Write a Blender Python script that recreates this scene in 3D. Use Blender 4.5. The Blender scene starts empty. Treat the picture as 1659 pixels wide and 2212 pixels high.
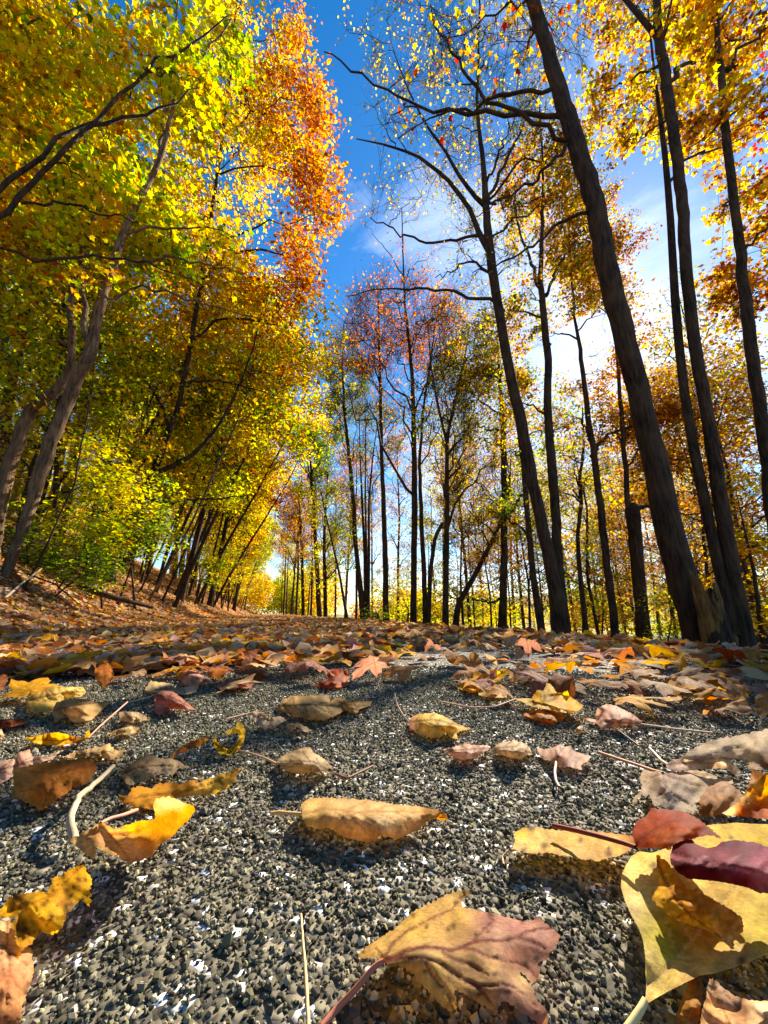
import bpy, math, random
import numpy as np
from mathutils import Vector

sc = bpy.context.scene
C = sc.collection

# ------------------------------------------------------------------ camera
CAM_H = 0.15
PITCH = math.radians(14.8)
YAW = math.radians(16.0)            # camera looks 16 degrees to the right of the road
cam_d = bpy.data.cameras.new("camera")
cam_d.sensor_fit = 'HORIZONTAL'
cam_d.sensor_width = 36.0
cam_d.lens = 18.0
cam_d.clip_start = 0.01
cam_d.clip_end = 3000.0
cam = bpy.data.objects.new("camera", cam_d)
C.objects.link(cam)
cam.location = (0, 0, CAM_H)
cam.rotation_euler = (math.pi / 2 + PITCH, 0, -YAW)
sc.camera = cam

# ------------------------------------------------------------------ sun, sky, exposure
F = 829.5                            # focal length in the pixels of a 1659 x 2212 picture
R_ = np.array([math.cos(YAW), -math.sin(YAW), 0.0])
HF = np.array([math.sin(YAW), math.cos(YAW), 0.0])
FW = HF * math.cos(PITCH) + np.array([0, 0, math.sin(PITCH)])
UP = -HF * math.sin(PITCH) + np.array([0, 0, math.cos(PITCH)])
CAM = np.array([0, 0, CAM_H])


def ray(px, py):
    return R_ * ((px - 829.5) / F) + UP * ((1106.0 - py) / F) + FW


SUN = ray(1296, 690)
SUN = SUN / np.linalg.norm(SUN)
sun_el = math.asin(SUN[2])
sun_az = math.atan2(SUN[0], SUN[1])          # clockwise from +Y
sl = bpy.data.lights.new("sun", 'SUN')
sl.energy = 5.0
sl.angle = math.radians(0.5)
sl.color = (1.0, 0.90, 0.74)
so = bpy.data.objects.new("sun", sl)
C.objects.link(so)
so.rotation_euler = Vector(-SUN).to_track_quat('-Z', 'Y').to_euler()

w = bpy.data.worlds.new("World")
sc.world = w
w.use_nodes = True
nt = w.node_tree
nt.nodes.clear()
L = nt.links
sky = nt.nodes.new('ShaderNodeTexSky')
sky.sky_type = 'NISHITA'
sky.sun_disc = False
sky.sun_elevation = sun_el
sky.sun_rotation = sun_az
sky.air_density = 1.0
sky.dust_density = 0.2
sky.ozone_density = 2.0
hs = nt.nodes.new('ShaderNodeHueSaturation')
hs.inputs['Hue'].default_value = 0.500
hs.inputs['Saturation'].default_value = 1.42
hs.inputs['Value'].default_value = 1.02
L.new(sky.outputs[0], hs.inputs['Color'])
tc = nt.nodes.new('ShaderNodeTexCoord')
mp = nt.nodes.new('ShaderNodeMapping')
mp.inputs['Scale'].default_value = (1.0, 1.6, 2.4)
mp.inputs['Rotation'].default_value = (0.3, 0.2, 0.7)
L.new(tc.outputs['Generated'], mp.inputs[0])
nz = nt.nodes.new('ShaderNodeTexNoise')
nz.inputs['Scale'].default_value = 2.6
nz.inputs['Detail'].default_value = 7
nz.inputs['Roughness'].default_value = 0.58
nz.inputs['Distortion'].default_value = 0.6
L.new(mp.outputs[0], nz.inputs['Vector'])
# thin bright cloud veil, thickest in the quarter of the sky where the sun stands
dt = nt.nodes.new('ShaderNodeVectorMath')
dt.operation = 'DOT_PRODUCT'
L.new(tc.outputs['Generated'], dt.inputs[0])
dt.inputs[1].default_value = tuple(SUN)
mr = nt.nodes.new('ShaderNodeMapRange')
mr.inputs['From Min'].default_value = 0.78
mr.inputs['From Max'].default_value = 0.97
mr.inputs['To Min'].default_value = -0.10
mr.inputs['To Max'].default_value = 0.20
L.new(dt.outputs['Value'], mr.inputs['Value'])
sx = nt.nodes.new('ShaderNodeSeparateXYZ')
L.new(tc.outputs['Generated'], sx.inputs[0])
mh = nt.nodes.new('ShaderNodeMapRange')          # more cloud towards the horizon
mh.inputs['From Min'].default_value = 0.55
mh.inputs['From Max'].default_value = 0.0
mh.inputs['To Min'].default_value = 0.0
mh.inputs['To Max'].default_value = 0.22
L.new(sx.outputs['Z'], mh.inputs['Value'])
a1 = nt.nodes.new('ShaderNodeMath'); a1.operation = 'ADD'
L.new(nz.outputs['Fac'], a1.inputs[0]); L.new(mr.outputs[0], a1.inputs[1])
a2 = nt.nodes.new('ShaderNodeMath'); a2.operation = 'ADD'
L.new(a1.outputs[0], a2.inputs[0]); L.new(mh.outputs[0], a2.inputs[1])
cr = nt.nodes.new('ShaderNodeValToRGB')
cr.color_ramp.elements[0].position = 0.56
cr.color_ramp.elements[0].color = (0, 0, 0, 1)
cr.color_ramp.elements[1].position = 1.0
cr.color_ramp.elements[1].color = (1, 1, 1, 1)
L.new(a2.outputs[0], cr.inputs[0])
mx = nt.nodes.new('ShaderNodeMixRGB')
L.new(cr.outputs[0], mx.inputs['Fac'])
L.new(hs.outputs[0], mx.inputs['Color1'])
mx.inputs['Color2'].default_value = (6.5, 7.1, 8.2, 1)
bg = nt.nodes.new('ShaderNodeBackground')
bg.inputs['Strength'].default_value = 0.07
L.new(mx.outputs[0], bg.inputs['Color'])
wo = nt.nodes.new('ShaderNodeOutputWorld')
L.new(bg.outputs[0], wo.inputs['Surface'])

sc.view_settings.view_transform = 'Standard'
sc.view_settings.look = 'None'
sc.view_settings.exposure = 1.7
sc.view_settings.gamma = 1.0
cy = sc.cycles
cy.max_bounces = 12
cy.diffuse_bounces = 6
cy.glossy_bounces = 2
cy.transmission_bounces = 10
cy.transparent_max_bounces = 4
cy.caustics_reflective = False
cy.caustics_refractive = False

# ------------------------------------------------------------------ helpers
def at(px, py, dist):
    """the world point seen at a picture position, dist metres ahead along the ground"""
    r = ray(px, py)
    return CAM + r * (dist / float(r @ HF))


def depth_scale(px, py, dist):
    r = ray(px, py)
    return dist / float(r @ HF) / F          # metres per picture pixel there


def onplane(px, py, z=0.0):
    r = ray(px, py)
    return CAM + r * ((z - CAM_H) / r[2])


XS = [-90, -30, -20, -8, -4, -2.6, -2.15, -1.75, 1.6, 2.2, 3.5, 6, 9, 15, 30, 60, 400]
ZS = [24, 11.5, 8.0, 3.0, 1.15, 0.42, 0.15, 0.0, 0.0, -0.09, -0.26, -0.5, -0.85, -1.35, -1.8, -1.9, -1.9]


def ground_z(x, y):
    x = np.asarray(x, float); y = np.asarray(y, float)
    z = np.interp(x, XS, ZS)
    off = np.clip(np.maximum(-x - 1.75, x - 1.6) / 1.5, 0, 1)
    n = (np.sin(x * 1.7 + y * 0.9) * 0.5 + np.sin(x * 0.6 - y * 1.35 + 2) * 0.6
         + np.sin(x * 3.1 + y * 2.7 + 1) * 0.3 + np.sin(y * 0.31 + 4) * 0.8) * 0.05
    return z + n * off


def tag(o, label=None, cat=None, group=None, kind=None):
    if label: o['label'] = label
    if cat: o['category'] = cat
    if group: o['group'] = group
    if kind: o['kind'] = kind
    return o


def empty(name, loc):
    o = bpy.data.objects.new(name, None)
    o.empty_display_size = 0.2
    C.objects.link(o)
    o.location = tuple(loc)
    return o


def link(name, me, mat, parent=None, loc=None):
    o = bpy.data.objects.new(name, me)
    C.objects.link(o)
    if mat is not None and len(me.materials) == 0:
        for m in (mat if isinstance(mat, (list, tuple)) else [mat]):
            me.materials.append(m)
    if parent is not None:
        o.parent = parent
    if loc is not None:
        o.location = tuple(loc)
    return o


def mesh_np(name, V, faces, col=None, smooth=False, midx=None):
    """faces: list of int arrays (n,k)"""
    me = bpy.data.meshes.new(name)
    V = np.ascontiguousarray(V, dtype=np.float32)
    faces = [np.asarray(f, dtype=np.int32) for f in faces if len(f)]
    nl = sum(f.size for f in faces)
    nf = sum(len(f) for f in faces)
    me.vertices.add(len(V))
    me.vertices.foreach_set('co', V.ravel())
    me.loops.add(nl)
    me.polygons.add(nf)
    me.loops.foreach_set('vertex_index', np.concatenate([f.ravel() for f in faces]))
    tot = np.concatenate([np.full(len(f), f.shape[1], np.int32) for f in faces])
    start = np.concatenate([[0], np.cumsum(tot)[:-1]]).astype(np.int32)
    me.polygons.foreach_set('loop_start', start)
    me.polygons.foreach_set('loop_total', tot)
    if midx is not None:
        me.polygons.foreach_set('material_index', np.asarray(midx, np.int32))
    me.polygons.foreach_set('use_smooth', np.full(nf, bool(smooth)))
    if col is not None:
        col = np.asarray(col, np.float32)
        if col.shape[1] == 3:
            col = np.concatenate([col, np.ones((len(col), 1), np.float32)], 1)
        at_ = me.attributes.new('col', 'FLOAT_COLOR', 'POINT')
        at_.data.foreach_set('color', np.ascontiguousarray(col).ravel())
    me.update()
    me.validate()
    return me


def norm(a):
    return a / np.maximum(np.linalg.norm(a, axis=-1, keepdims=True), 1e-9)


# ------------------------------------------------------------------ materials
def new_mat(name):
    m = bpy.data.materials.new(name)
    m.use_nodes = True
    m.node_tree.nodes.clear()
    return m, m.node_tree.nodes, m.node_tree.links


def leaf_material(name, trans=0.5, objtint=False, speck=0.0, rough=0.55):
    m, n, l = new_mat(name)
    at_ = n.new('ShaderNodeAttribute'); at_.attribute_name = 'col'
    c = at_.outputs['Color']
    if objtint:
        oi = n.new('ShaderNodeObjectInfo')
        mm = n.new('ShaderNodeMixRGB'); mm.blend_type = 'MULTIPLY'; mm.inputs[0].default_value = 1
        l.new(c, mm.inputs[1]); l.new(oi.outputs['Color'], mm.inputs[2])
        c = mm.outputs[0]
    if speck:
        t = n.new('ShaderNodeTexCoord')
        nn = n.new('ShaderNodeTexNoise'); nn.inputs['Scale'].default_value = speck
        nn.inputs['Detail'].default_value = 5; nn.inputs['Roughness'].default_value = 0.7
        l.new(t.outputs['Object'], nn.inputs['Vector'])
        r = n.new('ShaderNodeMapRange')
        r.inputs['From Min'].default_value = 0.3; r.inputs['From Max'].default_value = 0.7
        r.inputs['To Min'].default_value = 0.62; r.inputs['To Max'].default_value = 1.25
        l.new(nn.outputs['Fac'], r.inputs['Value'])
        mm = n.new('ShaderNodeMixRGB'); mm.blend_type = 'MULTIPLY'; mm.inputs[0].default_value = 1
        l.new(c, mm.inputs[1]); l.new(r.outputs[0], mm.inputs[2])
        c = mm.outputs[0]
    p = n.new('ShaderNodeBsdfPrincipled')
    p.inputs['Roughness'].default_value = rough
    p.inputs['Specular IOR Level'].default_value = 0.10
    l.new(c, p.inputs['Base Color'])
    if speck:
        b = n.new('ShaderNodeBump'); b.inputs['Strength'].default_value = 0.35
        b.inputs['Distance'].default_value = 0.0015
        l.new(nn.outputs['Fac'], b.inputs['Height']); l.new(b.outputs[0], p.inputs['Normal'])
    tr = n.new('ShaderNodeBsdfTranslucent')
    hsv = n.new('ShaderNodeHueSaturation')
    hsv.inputs['Saturation'].default_value = 1.08; hsv.inputs['Value'].default_value = 1.35
    l.new(c, hsv.inputs['Color']); l.new(hsv.outputs[0], tr.inputs['Color'])
    ms = n.new('ShaderNodeMixShader'); ms.inputs[0].default_value = trans
    l.new(p.outputs[0], ms.inputs[1]); l.new(tr.outputs[0], ms.inputs[2])
    o = n.new('ShaderNodeOutputMaterial'); l.new(ms.outputs[0], o.inputs[0])
    return m


def bark_material(name, c1, c2, scale=9.0, moss=0.0):
    m, n, l = new_mat(name)
    t = n.new('ShaderNodeTexCoord')
    mp = n.new('ShaderNodeMapping'); mp.inputs['Scale'].default_value = (1, 1, 0.16)
    l.new(t.outputs['Object'], mp.inputs[0])
    n1 = n.new('ShaderNodeTexNoise'); n1.inputs['Scale'].default_value = scale * 4
    n1.inputs['Detail'].default_value = 8; n1.inputs['Roughness'].default_value = 0.65
    l.new(mp.outputs[0], n1.inputs['Vector'])
    n2 = n.new('ShaderNodeTexNoise'); n2.inputs['Scale'].default_value = 3.2
    n2.inputs['Detail'].default_value = 5
    l.new(t.outputs['Object'], n2.inputs['Vector'])
    a = n.new('ShaderNodeMath'); a.operation = 'MULTIPLY_ADD'
    l.new(n1.outputs['Fac'], a.inputs[0]); a.inputs[1].default_value = 0.65
    b_ = n.new('ShaderNodeMath'); b_.operation = 'MULTIPLY'; b_.inputs[1].default_value = 0.4
    l.new(n2.outputs['Fac'], b_.inputs[0]); l.new(b_.outputs[0], a.inputs[2])
    r = n.new('ShaderNodeValToRGB')
    r.color_ramp.elements[0].position = 0.40; r.color_ramp.elements[0].color = (*c1, 1)
    r.color_ramp.elements[1].position = 0.64; r.color_ramp.elements[1].color = (*c2, 1)
    l.new(a.outputs[0], r.inputs[0])
    p = n.new('ShaderNodeBsdfPrincipled'); p.inputs['Roughness'].default_value = 0.85
    p.inputs['Specular IOR Level'].default_value = 0.2
    l.new(r.outputs[0], p.inputs['Base Color'])
    bu = n.new('ShaderNodeBump'); bu.inputs['Strength'].default_value = 1.0
    bu.inputs['Distance'].default_value = 0.03
    l.new(n1.outputs['Fac'], bu.inputs['Height']); l.new(bu.outputs[0], p.inputs['Normal'])
    o = n.new('ShaderNodeOutputMaterial'); l.new(p.outputs[0], o.inputs[0])
    return m


def noise_material(name, stops, scale, bump=0.3, dist=0.02, detail=8, rough=0.9, coord='Object'):
    m, n, l = new_mat(name)
    t = n.new('ShaderNodeTexCoord')
    n1 = n.new('ShaderNodeTexNoise'); n1.inputs['Scale'].default_value = scale
    n1.inputs['Detail'].default_value = detail; n1.inputs['Roughness'].default_value = 0.7
    l.new(t.outputs[coord], n1.inputs['Vector'])
    r = n.new('ShaderNodeValToRGB')
    while len(r.color_ramp.elements) < len(stops):
        r.color_ramp.elements.new(0.5)
    for e, (p_, c_) in zip(r.color_ramp.elements, stops):
        e.position = p_; e.color = (*c_, 1)
    l.new(n1.outputs['Fac'], r.inputs[0])
    p = n.new('ShaderNodeBsdfPrincipled'); p.inputs['Roughness'].default_value = rough
    p.inputs['Specular IOR Level'].default_value = 0.2
    l.new(r.outputs[0], p.inputs['Base Color'])
    bu = n.new('ShaderNodeBump'); bu.inputs['Strength'].default_value = bump
    bu.inputs['Distance'].default_value = dist
    l.new(n1.outputs['Fac'], bu.inputs['Height']); l.new(bu.outputs[0], p.inputs['Normal'])
    o = n.new('ShaderNodeOutputMaterial'); l.new(p.outputs[0], o.inputs[0])
    return m


def attr_material(name, rough=0.85, spec=0.3):
    m, n, l = new_mat(name)
    at_ = n.new('ShaderNodeAttribute'); at_.attribute_name = 'col'
    p = n.new('ShaderNodeBsdfPrincipled'); p.inputs['Roughness'].default_value = rough
    p.inputs['Specular IOR Level'].default_value = spec
    l.new(at_.outputs['Color'], p.inputs['Base Color'])
    o = n.new('ShaderNodeOutputMaterial'); l.new(p.outputs[0], o.inputs[0])
    return m


M_CROWN = leaf_material('tree_leaf', 0.62)
M_FALLEN = leaf_material('fallen_leaf', 0.5, objtint=True, speck=420.0, rough=0.65)
M_LITTER = leaf_material('litter_leaf', 0.3, rough=.7)
M_BARK = bark_material('dark_bark', (0.010, 0.006, 0.004), (0.085, 0.050, 0.026))
M_BARK_G = bark_material('grey_bark', (0.040, 0.021, 0.010), (0.27, 0.16, 0.082))
M_WOOD = bark_material('split_wood', (0.06, 0.028, 0.010), (0.36, 0.20, 0.055), 11.0)
M_STEM = attr_material('stem', 0.6)
M_GRAVEL = attr_material('aggregate', 0.9, 0.08)
M_SOIL = noise_material('forest_soil', [(0.30, (0.05, 0.022, 0.010)), (0.48, (0.17, 0.075, 0.028)), (0.58, (0.30, 0.15, 0.06)), (0.72, (0.42, 0.26, 0.13))], 16, 0.8, 0.05)
M_MEADOW = noise_material('meadow_grass', [(0.3, (0.05, 0.07, 0.012)), (0.5, (0.15, 0.15, 0.03)), (0.7, (0.26, 0.21, 0.06))], 1.2, 0.4, 0.1)
M_TWIG = noise_material('dry_twig', [(0.3, (0.30, 0.20, 0.11)), (0.7, (0.62, 0.47, 0.30))], 40, 0.4, 0.002)
# ------------------------------------------------------------------ wood
class Wood:
    def __init__(self):
        self.V = []; self.Q = []; self.n = 0

    def _add(self, V, Q):
        self.V.append(V); self.Q.append(Q + self.n); self.n += len(V)

    def tube(self, P, r, k=8, rng=None, rough=0.0):
        P = np.asarray(P, float); r = np.asarray(r, float); n = len(P)
        T = norm(np.gradient(P, axis=0))
        ref = np.array([0.31, 0.95, 0.05]) if abs(T[:, 1]).mean() < 0.8 else np.array([1.0, 0.1, 0.0])
        S = norm(np.cross(T, ref)); B = np.cross(T, S)
        a = np.linspace(0, 2 * np.pi, k, endpoint=False)
        rr = np.repeat(r[:, None], k, 1)
        if rough and rng is not None:
            s = np.arange(n)[:, None]
            ph = rng.uniform(0, 6.28, 4)
            rr = rr * (1 + rough * (0.6 * np.sin(2 * a + s * 0.35 + ph[0]) + 0.5 * np.sin(3 * a - s * 0.5 + ph[1])
                                    + 0.35 * np.sin(5 * a + s * 0.9 + ph[2])) + rng.normal(0, rough * 0.35, (n, k)))
        V = P[:, None, :] + rr[..., None] * (np.cos(a)[None, :, None] * S[:, None, :] + np.sin(a)[None, :, None] * B[:, None, :])
        i = np.arange(n - 1)[:, None] * k; j = np.arange(k)[None, :]
        Q = np.stack([i + j, i + (j + 1) % k, i + k + (j + 1) % k, i + k + j], -1).reshape(-1, 4)
        self._add(V.reshape(-1, 3), Q)

    def twigs(self, P0, P1, P2, r0, r2):
        """many three-sided twigs at once"""
        m = len(P0)
        if m == 0: return
        P = np.stack([P0, P1, P2], 1)
        T = norm(P2 - P0)
        ref = np.where(np.abs(T[:, 2:3]) < 0.9, np.array([[0, 0, 1.0]]), np.array([[1.0, 0, 0]]))
        S = norm(np.cross(T, ref)); B = np.cross(T, S)
        a = np.array([0, 2.0944, 4.18879])
        ring = np.cos(a)[None, :, None] * S[:, None, :] + np.sin(a)[None, :, None] * B[:, None, :]
        r0 = np.broadcast_to(np.asarray(r0, float), (m,)); r2 = np.broadcast_to(np.asarray(r2, float), (m,))
        rad = np.stack([r0, (r0 + r2) * 0.5, r2], 1)
        V = P[:, :, None, :] + rad[:, :, None, None] * ring[:, None, :, :]
        base = (np.arange(m) * 9)[:, None, None]
        i = (np.arange(2) * 3)[None, :, None]; j = np.arange(3)[None, None, :]
        Q = np.stack([base + i + j, base + i + (j + 1) % 3, base + i + 3 + (j + 1) % 3, base + i + 3 + j], -1).reshape(-1, 4)
        self._add(V.reshape(-1, 3), Q)

    def mesh(self, name, org):
        return mesh_np(name, np.concatenate(self.V) - org, [np.concatenate(self.Q)], smooth=True)


def bezier(a, b, c, n):
    t = np.linspace(0, 1, n)[:, None]
    return a * (1 - t) ** 2 + 2 * b * t * (1 - t) + c * t ** 2


def resample(P, r, n):
    P = np.asarray(P, float)
    d = np.concatenate([[0], np.cumsum(np.linalg.norm(np.diff(P, axis=0), axis=1))])
    t = np.linspace(0, d[-1], n)
    # smooth by sampling a linear path finely then box filtering
    tf = np.linspace(0, d[-1], n * 6)
    Pf = np.stack([np.interp(tf, d, P[:, k]) for k in range(3)], 1)
    rf = np.interp(tf, d, r)
    kf = 7
    pad = lambda x: np.concatenate([np.repeat(x[:1], kf // 2, 0), x, np.repeat(x[-1:], kf // 2, 0)])
    Pp = pad(Pf); Ps = np.stack([np.convolve(Pp[:, k], np.ones(kf) / kf, 'valid') for k in range(3)], 1)
    Ps[0] = Pf[0]; Ps[-1] = Pf[-1]
    return np.stack([np.interp(t, tf, Ps[:, k]) for k in range(3)], 1), np.interp(t, tf, rf)


# ------------------------------------------------------------------ leaves
OVAL = (np.array([(0, 0, 0), (-.27, .28, .05), (-.25, .66, .04), (0, 1, -.06), (.25, .66, .04), (.27, .28, .05)]),
        [np.array([(0, 3, 2, 1), (0, 5, 4, 3)])])
_mo = [(0, 0), (.16, .06), (.44, .02), (.34, .22), (.58, .52), (.26, .50), (.20, .66), (0, 1.0)]
_mv = [(0, .38)] + _mo + [(-x, y) for x, y in _mo[-2:0:-1]]
MAPLE = (np.array([(x, y, abs(x) * .22 - .12 * y * y) for x, y in _mv]),
         [np.array([(0, i, i + 1 if i + 1 < len(_mv) else 1) for i in range(1, len(_mv))])])


def leaf_cloud(name, P, size, rng, cols, templ=OVAL, droop=0.5, flat=0.55, org=None):
    N = len(P)
    az = rng.uniform(0, 2 * np.pi, N)
    A = np.stack([np.cos(az), np.sin(az), -np.abs(rng.normal(droop, 0.4, N))], 1)
    A = norm(A)
    up = np.stack([rng.normal(0, flat, N), rng.normal(0, flat, N), np.ones(N)], 1)
    S = norm(np.cross(A, up)); Nn = np.cross(S, A)
    tv, tf = templ
    V = P[:, None, :] + size[:, None, None] * (tv[None, :, 0:1] * S[:, None, :] + tv[None, :, 1:2] * A[:, None, :] + tv[None, :, 2:3] * Nn[:, None, :])
    k = len(tv)
    off = (np.arange(N) * k)[:, None, None]
    faces = [(f[None] + off).reshape(-1, f.shape[1]) for f in tf]
    if org is None: org = np.zeros(3)
    return mesh_np(name, V.reshape(-1, 3) - org, faces, col=np.repeat(cols, k, 0))


PAL = {
    'green':   [(.10, .20, .012), (.16, .28, .015), (.06, .13, .012)],
    'lime':    [(.42, .50, .015), (.32, .43, .012), (.56, .56, .02), (.20, .30, .012)],
    'yellow':  [(.72, .56, .015), (.62, .50, .02), (.55, .52, .02), (.70, .42, .012)],
    'gold':    [(.72, .40, .010), (.62, .30, .008), (.66, .48, .015), (.46, .22, .008)],
    'orange':  [(.72, .22, .008), (.62, .14, .006), (.75, .32, .010), (.40, .08, .006)],
    'rust':    [(.40, .10, .010), (.28, .07, .010), (.50, .17, .012), (.20, .05, .010)],
    'red':     [(.45, .03, .008), (.32, .02, .010), (.55, .08, .010)],
    'brown':   [(.24, .12, .035), (.33, .18, .06), (.15, .07, .025)],
    'olive':   [(.13, .15, .015), (.20, .20, .02), (.08, .10, .012)],
}


def pal_cols(rng, N, mix):
    """mix: {'gold':.5,...} or an (N,) array of palette names"""
    names = list(mix); wts = np.array([mix[k] for k in names], float); wts /= wts.sum()
    ch = rng.choice(len(names), N, p=wts)
    out = np.zeros((N, 3))
    for i, nme in enumerate(names):
        s = np.where(ch == i)[0]
        pc = np.array(PAL[nme])
        out[s] = pc[rng.integers(0, len(pc), len(s))]
    return out * rng.uniform(0.75, 1.2, (N, 1))


SUN_P0 = [np.array([x, y, 0.0]) for x, y in ((0.12, 0.22), (-0.2, 0.4), (0.3, 0.6), (-0.35, 0.8), (0.1, 1.0), (0.55, 1.0))]


SUN_P1 = [np.array([x, y, 0.0]) for x, y in ((-0.6, 2.0), (0.3, 2.2), (1.0, 2.2), (0.0, 3.4), (0.8, 4.0), (-0.8, 4.4), (0.3, 5.5))]


def in_road_gap(P):
    """thinner leaf over the road further on, where sun reaches it in patches"""
    m = np.zeros(len(P), bool)
    for p0 in SUN_P1:
        d = P - p0
        s = d @ SUN
        m |= (np.linalg.norm(d - s[:, None] * SUN, axis=1) < .45) & (s > 0.5)
    return m


def in_sun_gap(P, rad=0.42):
    """the thin place in the canopy through which the sun reaches the road"""
    m = np.zeros(len(P), bool)
    for p0 in SUN_P0:
        d = P - p0
        s = d @ SUN
        q = np.linalg.norm(d - s[:, None] * SUN, axis=1)
        m |= (q < rad) & (s > 0.5)
    return m


# ------------------------------------------------------------------ trees
def ell(px, py, rx, ry, dist, rd, wt=None):
    """crown volume: where it stands, its half width, half height and half depth"""
    c = at(px, py, dist); s = depth_scale(px, py, dist)
    return (c, np.array([rx * s, rd, ry * s]), wt)


def sample_ell(E, n, rng, shell=0.45):
    vol = np.array([(e[2] if e[2] else e[1].prod() ** 0.7) for e in E]); vol = vol / vol.sum()
    idx = rng.choice(len(E), n, p=vol)
    d = norm(rng.normal(0, 1, (n, 3)))
    r = rng.uniform(0, 1, n) ** (1 / 3)
    r = shell * (0.62 + 0.38 * r) + (1 - shell) * r
    c = np.array([e[0] for e in E])[idx]; rad = np.array([e[1] for e in E])[idx]
    q = d * r[:, None] * rad
    return c + q[:, 0:1] * R_ + q[:, 1:2] * HF + q[:, 2:3] * np.array([0, 0, 1.0])


def make_tree(name, label, seed, trunk=None, dist=None, path=None, dslope=0.0, crown=None, ncl=120, lpc=60, lsize=0.07,
              mix=None, mixfn=None, templ=OVAL, asc=0.6, limbs=10, ntw=5, tlen=0.45, tup=0.3, group=None, mat=None,
              extra=None, forks=None, k=12, gap=True, spread=0.09, root_flare=1.25, cat='tree', zmin=0.25, limb_r=0.022,
              thin=0.006, droop=0.5, flat=0.55, tgrow=1.0, gap_keep=0.08, rough=0.05, holes=.3, layer=.55):
    rng = np.random.default_rng(seed)
    mat = mat or M_BARK
    W = Wood(); B = Wood()
    def unproj(path, dist, dd=0.0):
        P = []; r = []
        n = len(path)
        for i, (px, py, wd) in enumerate(path):
            d = dist + dd * (i / max(1, n - 1))
            P.append(at(px, py, d)); r.append(0.5 * wd * depth_scale(px, py, d) / math.sqrt(1 + ((px - 829.5) / F) ** 2))
        return np.array(P), np.array(r)
    if path is not None:
        P, r = unproj(path, dist, dslope)
        gz = float(ground_z(P[0, 0], P[0, 1]))
        if P[0, 2] > gz - 0.05:                         # carry the trunk down into the soil
            d = norm(P[0] - P[1]) if P[0, 2] < P[1, 2] else np.array([0, 0, -1.0])
            if d[2] > -0.5: d = norm(d + np.array([0, 0, -1.0]))
            s = (P[0, 2] - (gz - 0.08)) / -d[2]
            P = np.concatenate([[P[0] + d * s], P]); r = np.concatenate([[r[0] * root_flare], r])
    else:
        P, r = trunk
        P = np.array(P, float); r = np.array(r, float)
    nseg = max(16, int(len(P) * 4))
    P, r = resample(P, r, nseg)
    Lt = np.linalg.norm(P[-1] - P[0])
    P[1:-1] += rng.normal(0, 0.0007 * min(Lt, 8), (nseg - 2, 3))
    org = np.array([P[0, 0], P[0, 1], float(ground_z(P[0, 0], P[0, 1]))])
    W.tube(P, r, k, rng, rough)
    # attach candidates: trunk points (index 0) and limb points
    candP = [P[int(nseg * zmin):]]; candR = [r[int(nseg * zmin):]]
    for f in (forks or []):                              # second stems / big forks, drawn like the trunk
        fp, fr = unproj(f['path'], f.get('dist', dist), f.get('dd', 0.0))
        fp, fr = resample(fp, fr, 16)
        W.tube(fp, fr, max(6, k - 3), rng, 0.04)
        candP.append(fp[4:]); candR.append(fr[4:])
    for f in (extra or []):                              # boughs whose course the picture shows
        fp, fr = unproj(f['path'], f.get('dist', dist), f.get('dd', 0.0))
        fp, fr = resample(fp, fr, 18)
        fp[1:-1] += rng.normal(0, 0.02, (16, 3))
        B.tube(fp, fr, 6)
        candP.append(fp[4:]); candR.append(fr[4:])
    LP = None
    if crown:
        Cn = sample_ell(crown, ncl, rng)
        if holes:                                        # crowns are clumped, with gaps between the clumps
            h1 = np.zeros(len(Cn))
            for _ in range(6):
                kv = rng.normal(0, 1, 3); kv *= rng.uniform(1.6, 3.4) / np.linalg.norm(kv) / max(.6, crown[0][1].mean() ** .5)
                h1 += np.sin(Cn @ kv + rng.uniform(0, 6.28))
            Cn = Cn[h1 > np.quantile(h1, holes)]
        if gap:
            g = in_sun_gap(Cn, 0.4); Cn = Cn[~(g & (rng.uniform(0, 1, len(Cn)) < 0.85))]
        # limbs by farthest point choice
        if limbs:
            sel = [int(rng.integers(len(Cn)))]
            dd = np.linalg.norm(Cn - Cn[sel[0]], axis=1)
            for _ in range(min(limbs, len(Cn)) - 1):
                i = int(dd.argmax()); sel.append(i)
                dd = np.minimum(dd, np.linalg.norm(Cn - Cn[i], axis=1))
            tp, trd = np.concatenate(candP), np.concatenate(candR)
            for i in sel:
                T = Cn[i]
                hd = np.linalg.norm((tp - T)[:, :2], axis=1)
                want = T[2] - asc * hd
                cost = np.abs(tp[:, 2] - want) + 0.35 * hd
                j = int(cost.argmin())
                A = tp[j]; d = T - A; ln = np.linalg.norm(d)
                if ln < 0.15: continue
                ctl = A + d * 0.45 + np.array([0, 0, 0.13 * ln * (1 if asc > 0.3 else -.2)]) * (1 if d[2] > 0 else -0.3) \
                    + rng.normal(0, 0.06 * ln, 3)
                n = 10
                lp = bezier(A, ctl, T, n); lp[1:-1] += rng.normal(0, 0.026 * ln, (n - 2, 3))
                rb = min(0.62 * trd[j], limb_r * ln ** 0.8 + 0.006)
                lr = np.linspace(rb, max(thin, rb * 0.22), n)
                B.tube(lp, lr, 6)
                candP.append(lp[2:]); candR.append(lr[2:])
        cp, crd = np.concatenate(candP), np.concatenate(candR)
        D = np.linalg.norm(Cn[:, None] - cp[None], axis=2) + np.maximum(0, cp[None, :, 2] - Cn[:, None, 2]) * 0.8
        j = D.argmin(1)
        A = cp[j]; d = Cn - A; ln = np.linalg.norm(d, axis=1)
        ctl = A + d * 0.5 + np.array([0, 0, 1.0]) * (0.10 * ln)[:, None] + rng.normal(0, 1, d.shape) * (0.07 * ln)[:, None]
        rb = np.minimum(0.6 * crd[j], thin * (1.0 + 0.9 * ln))
        B.twigs(A, ctl, Cn, rb, np.full(len(Cn), thin * 0.6))
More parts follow.
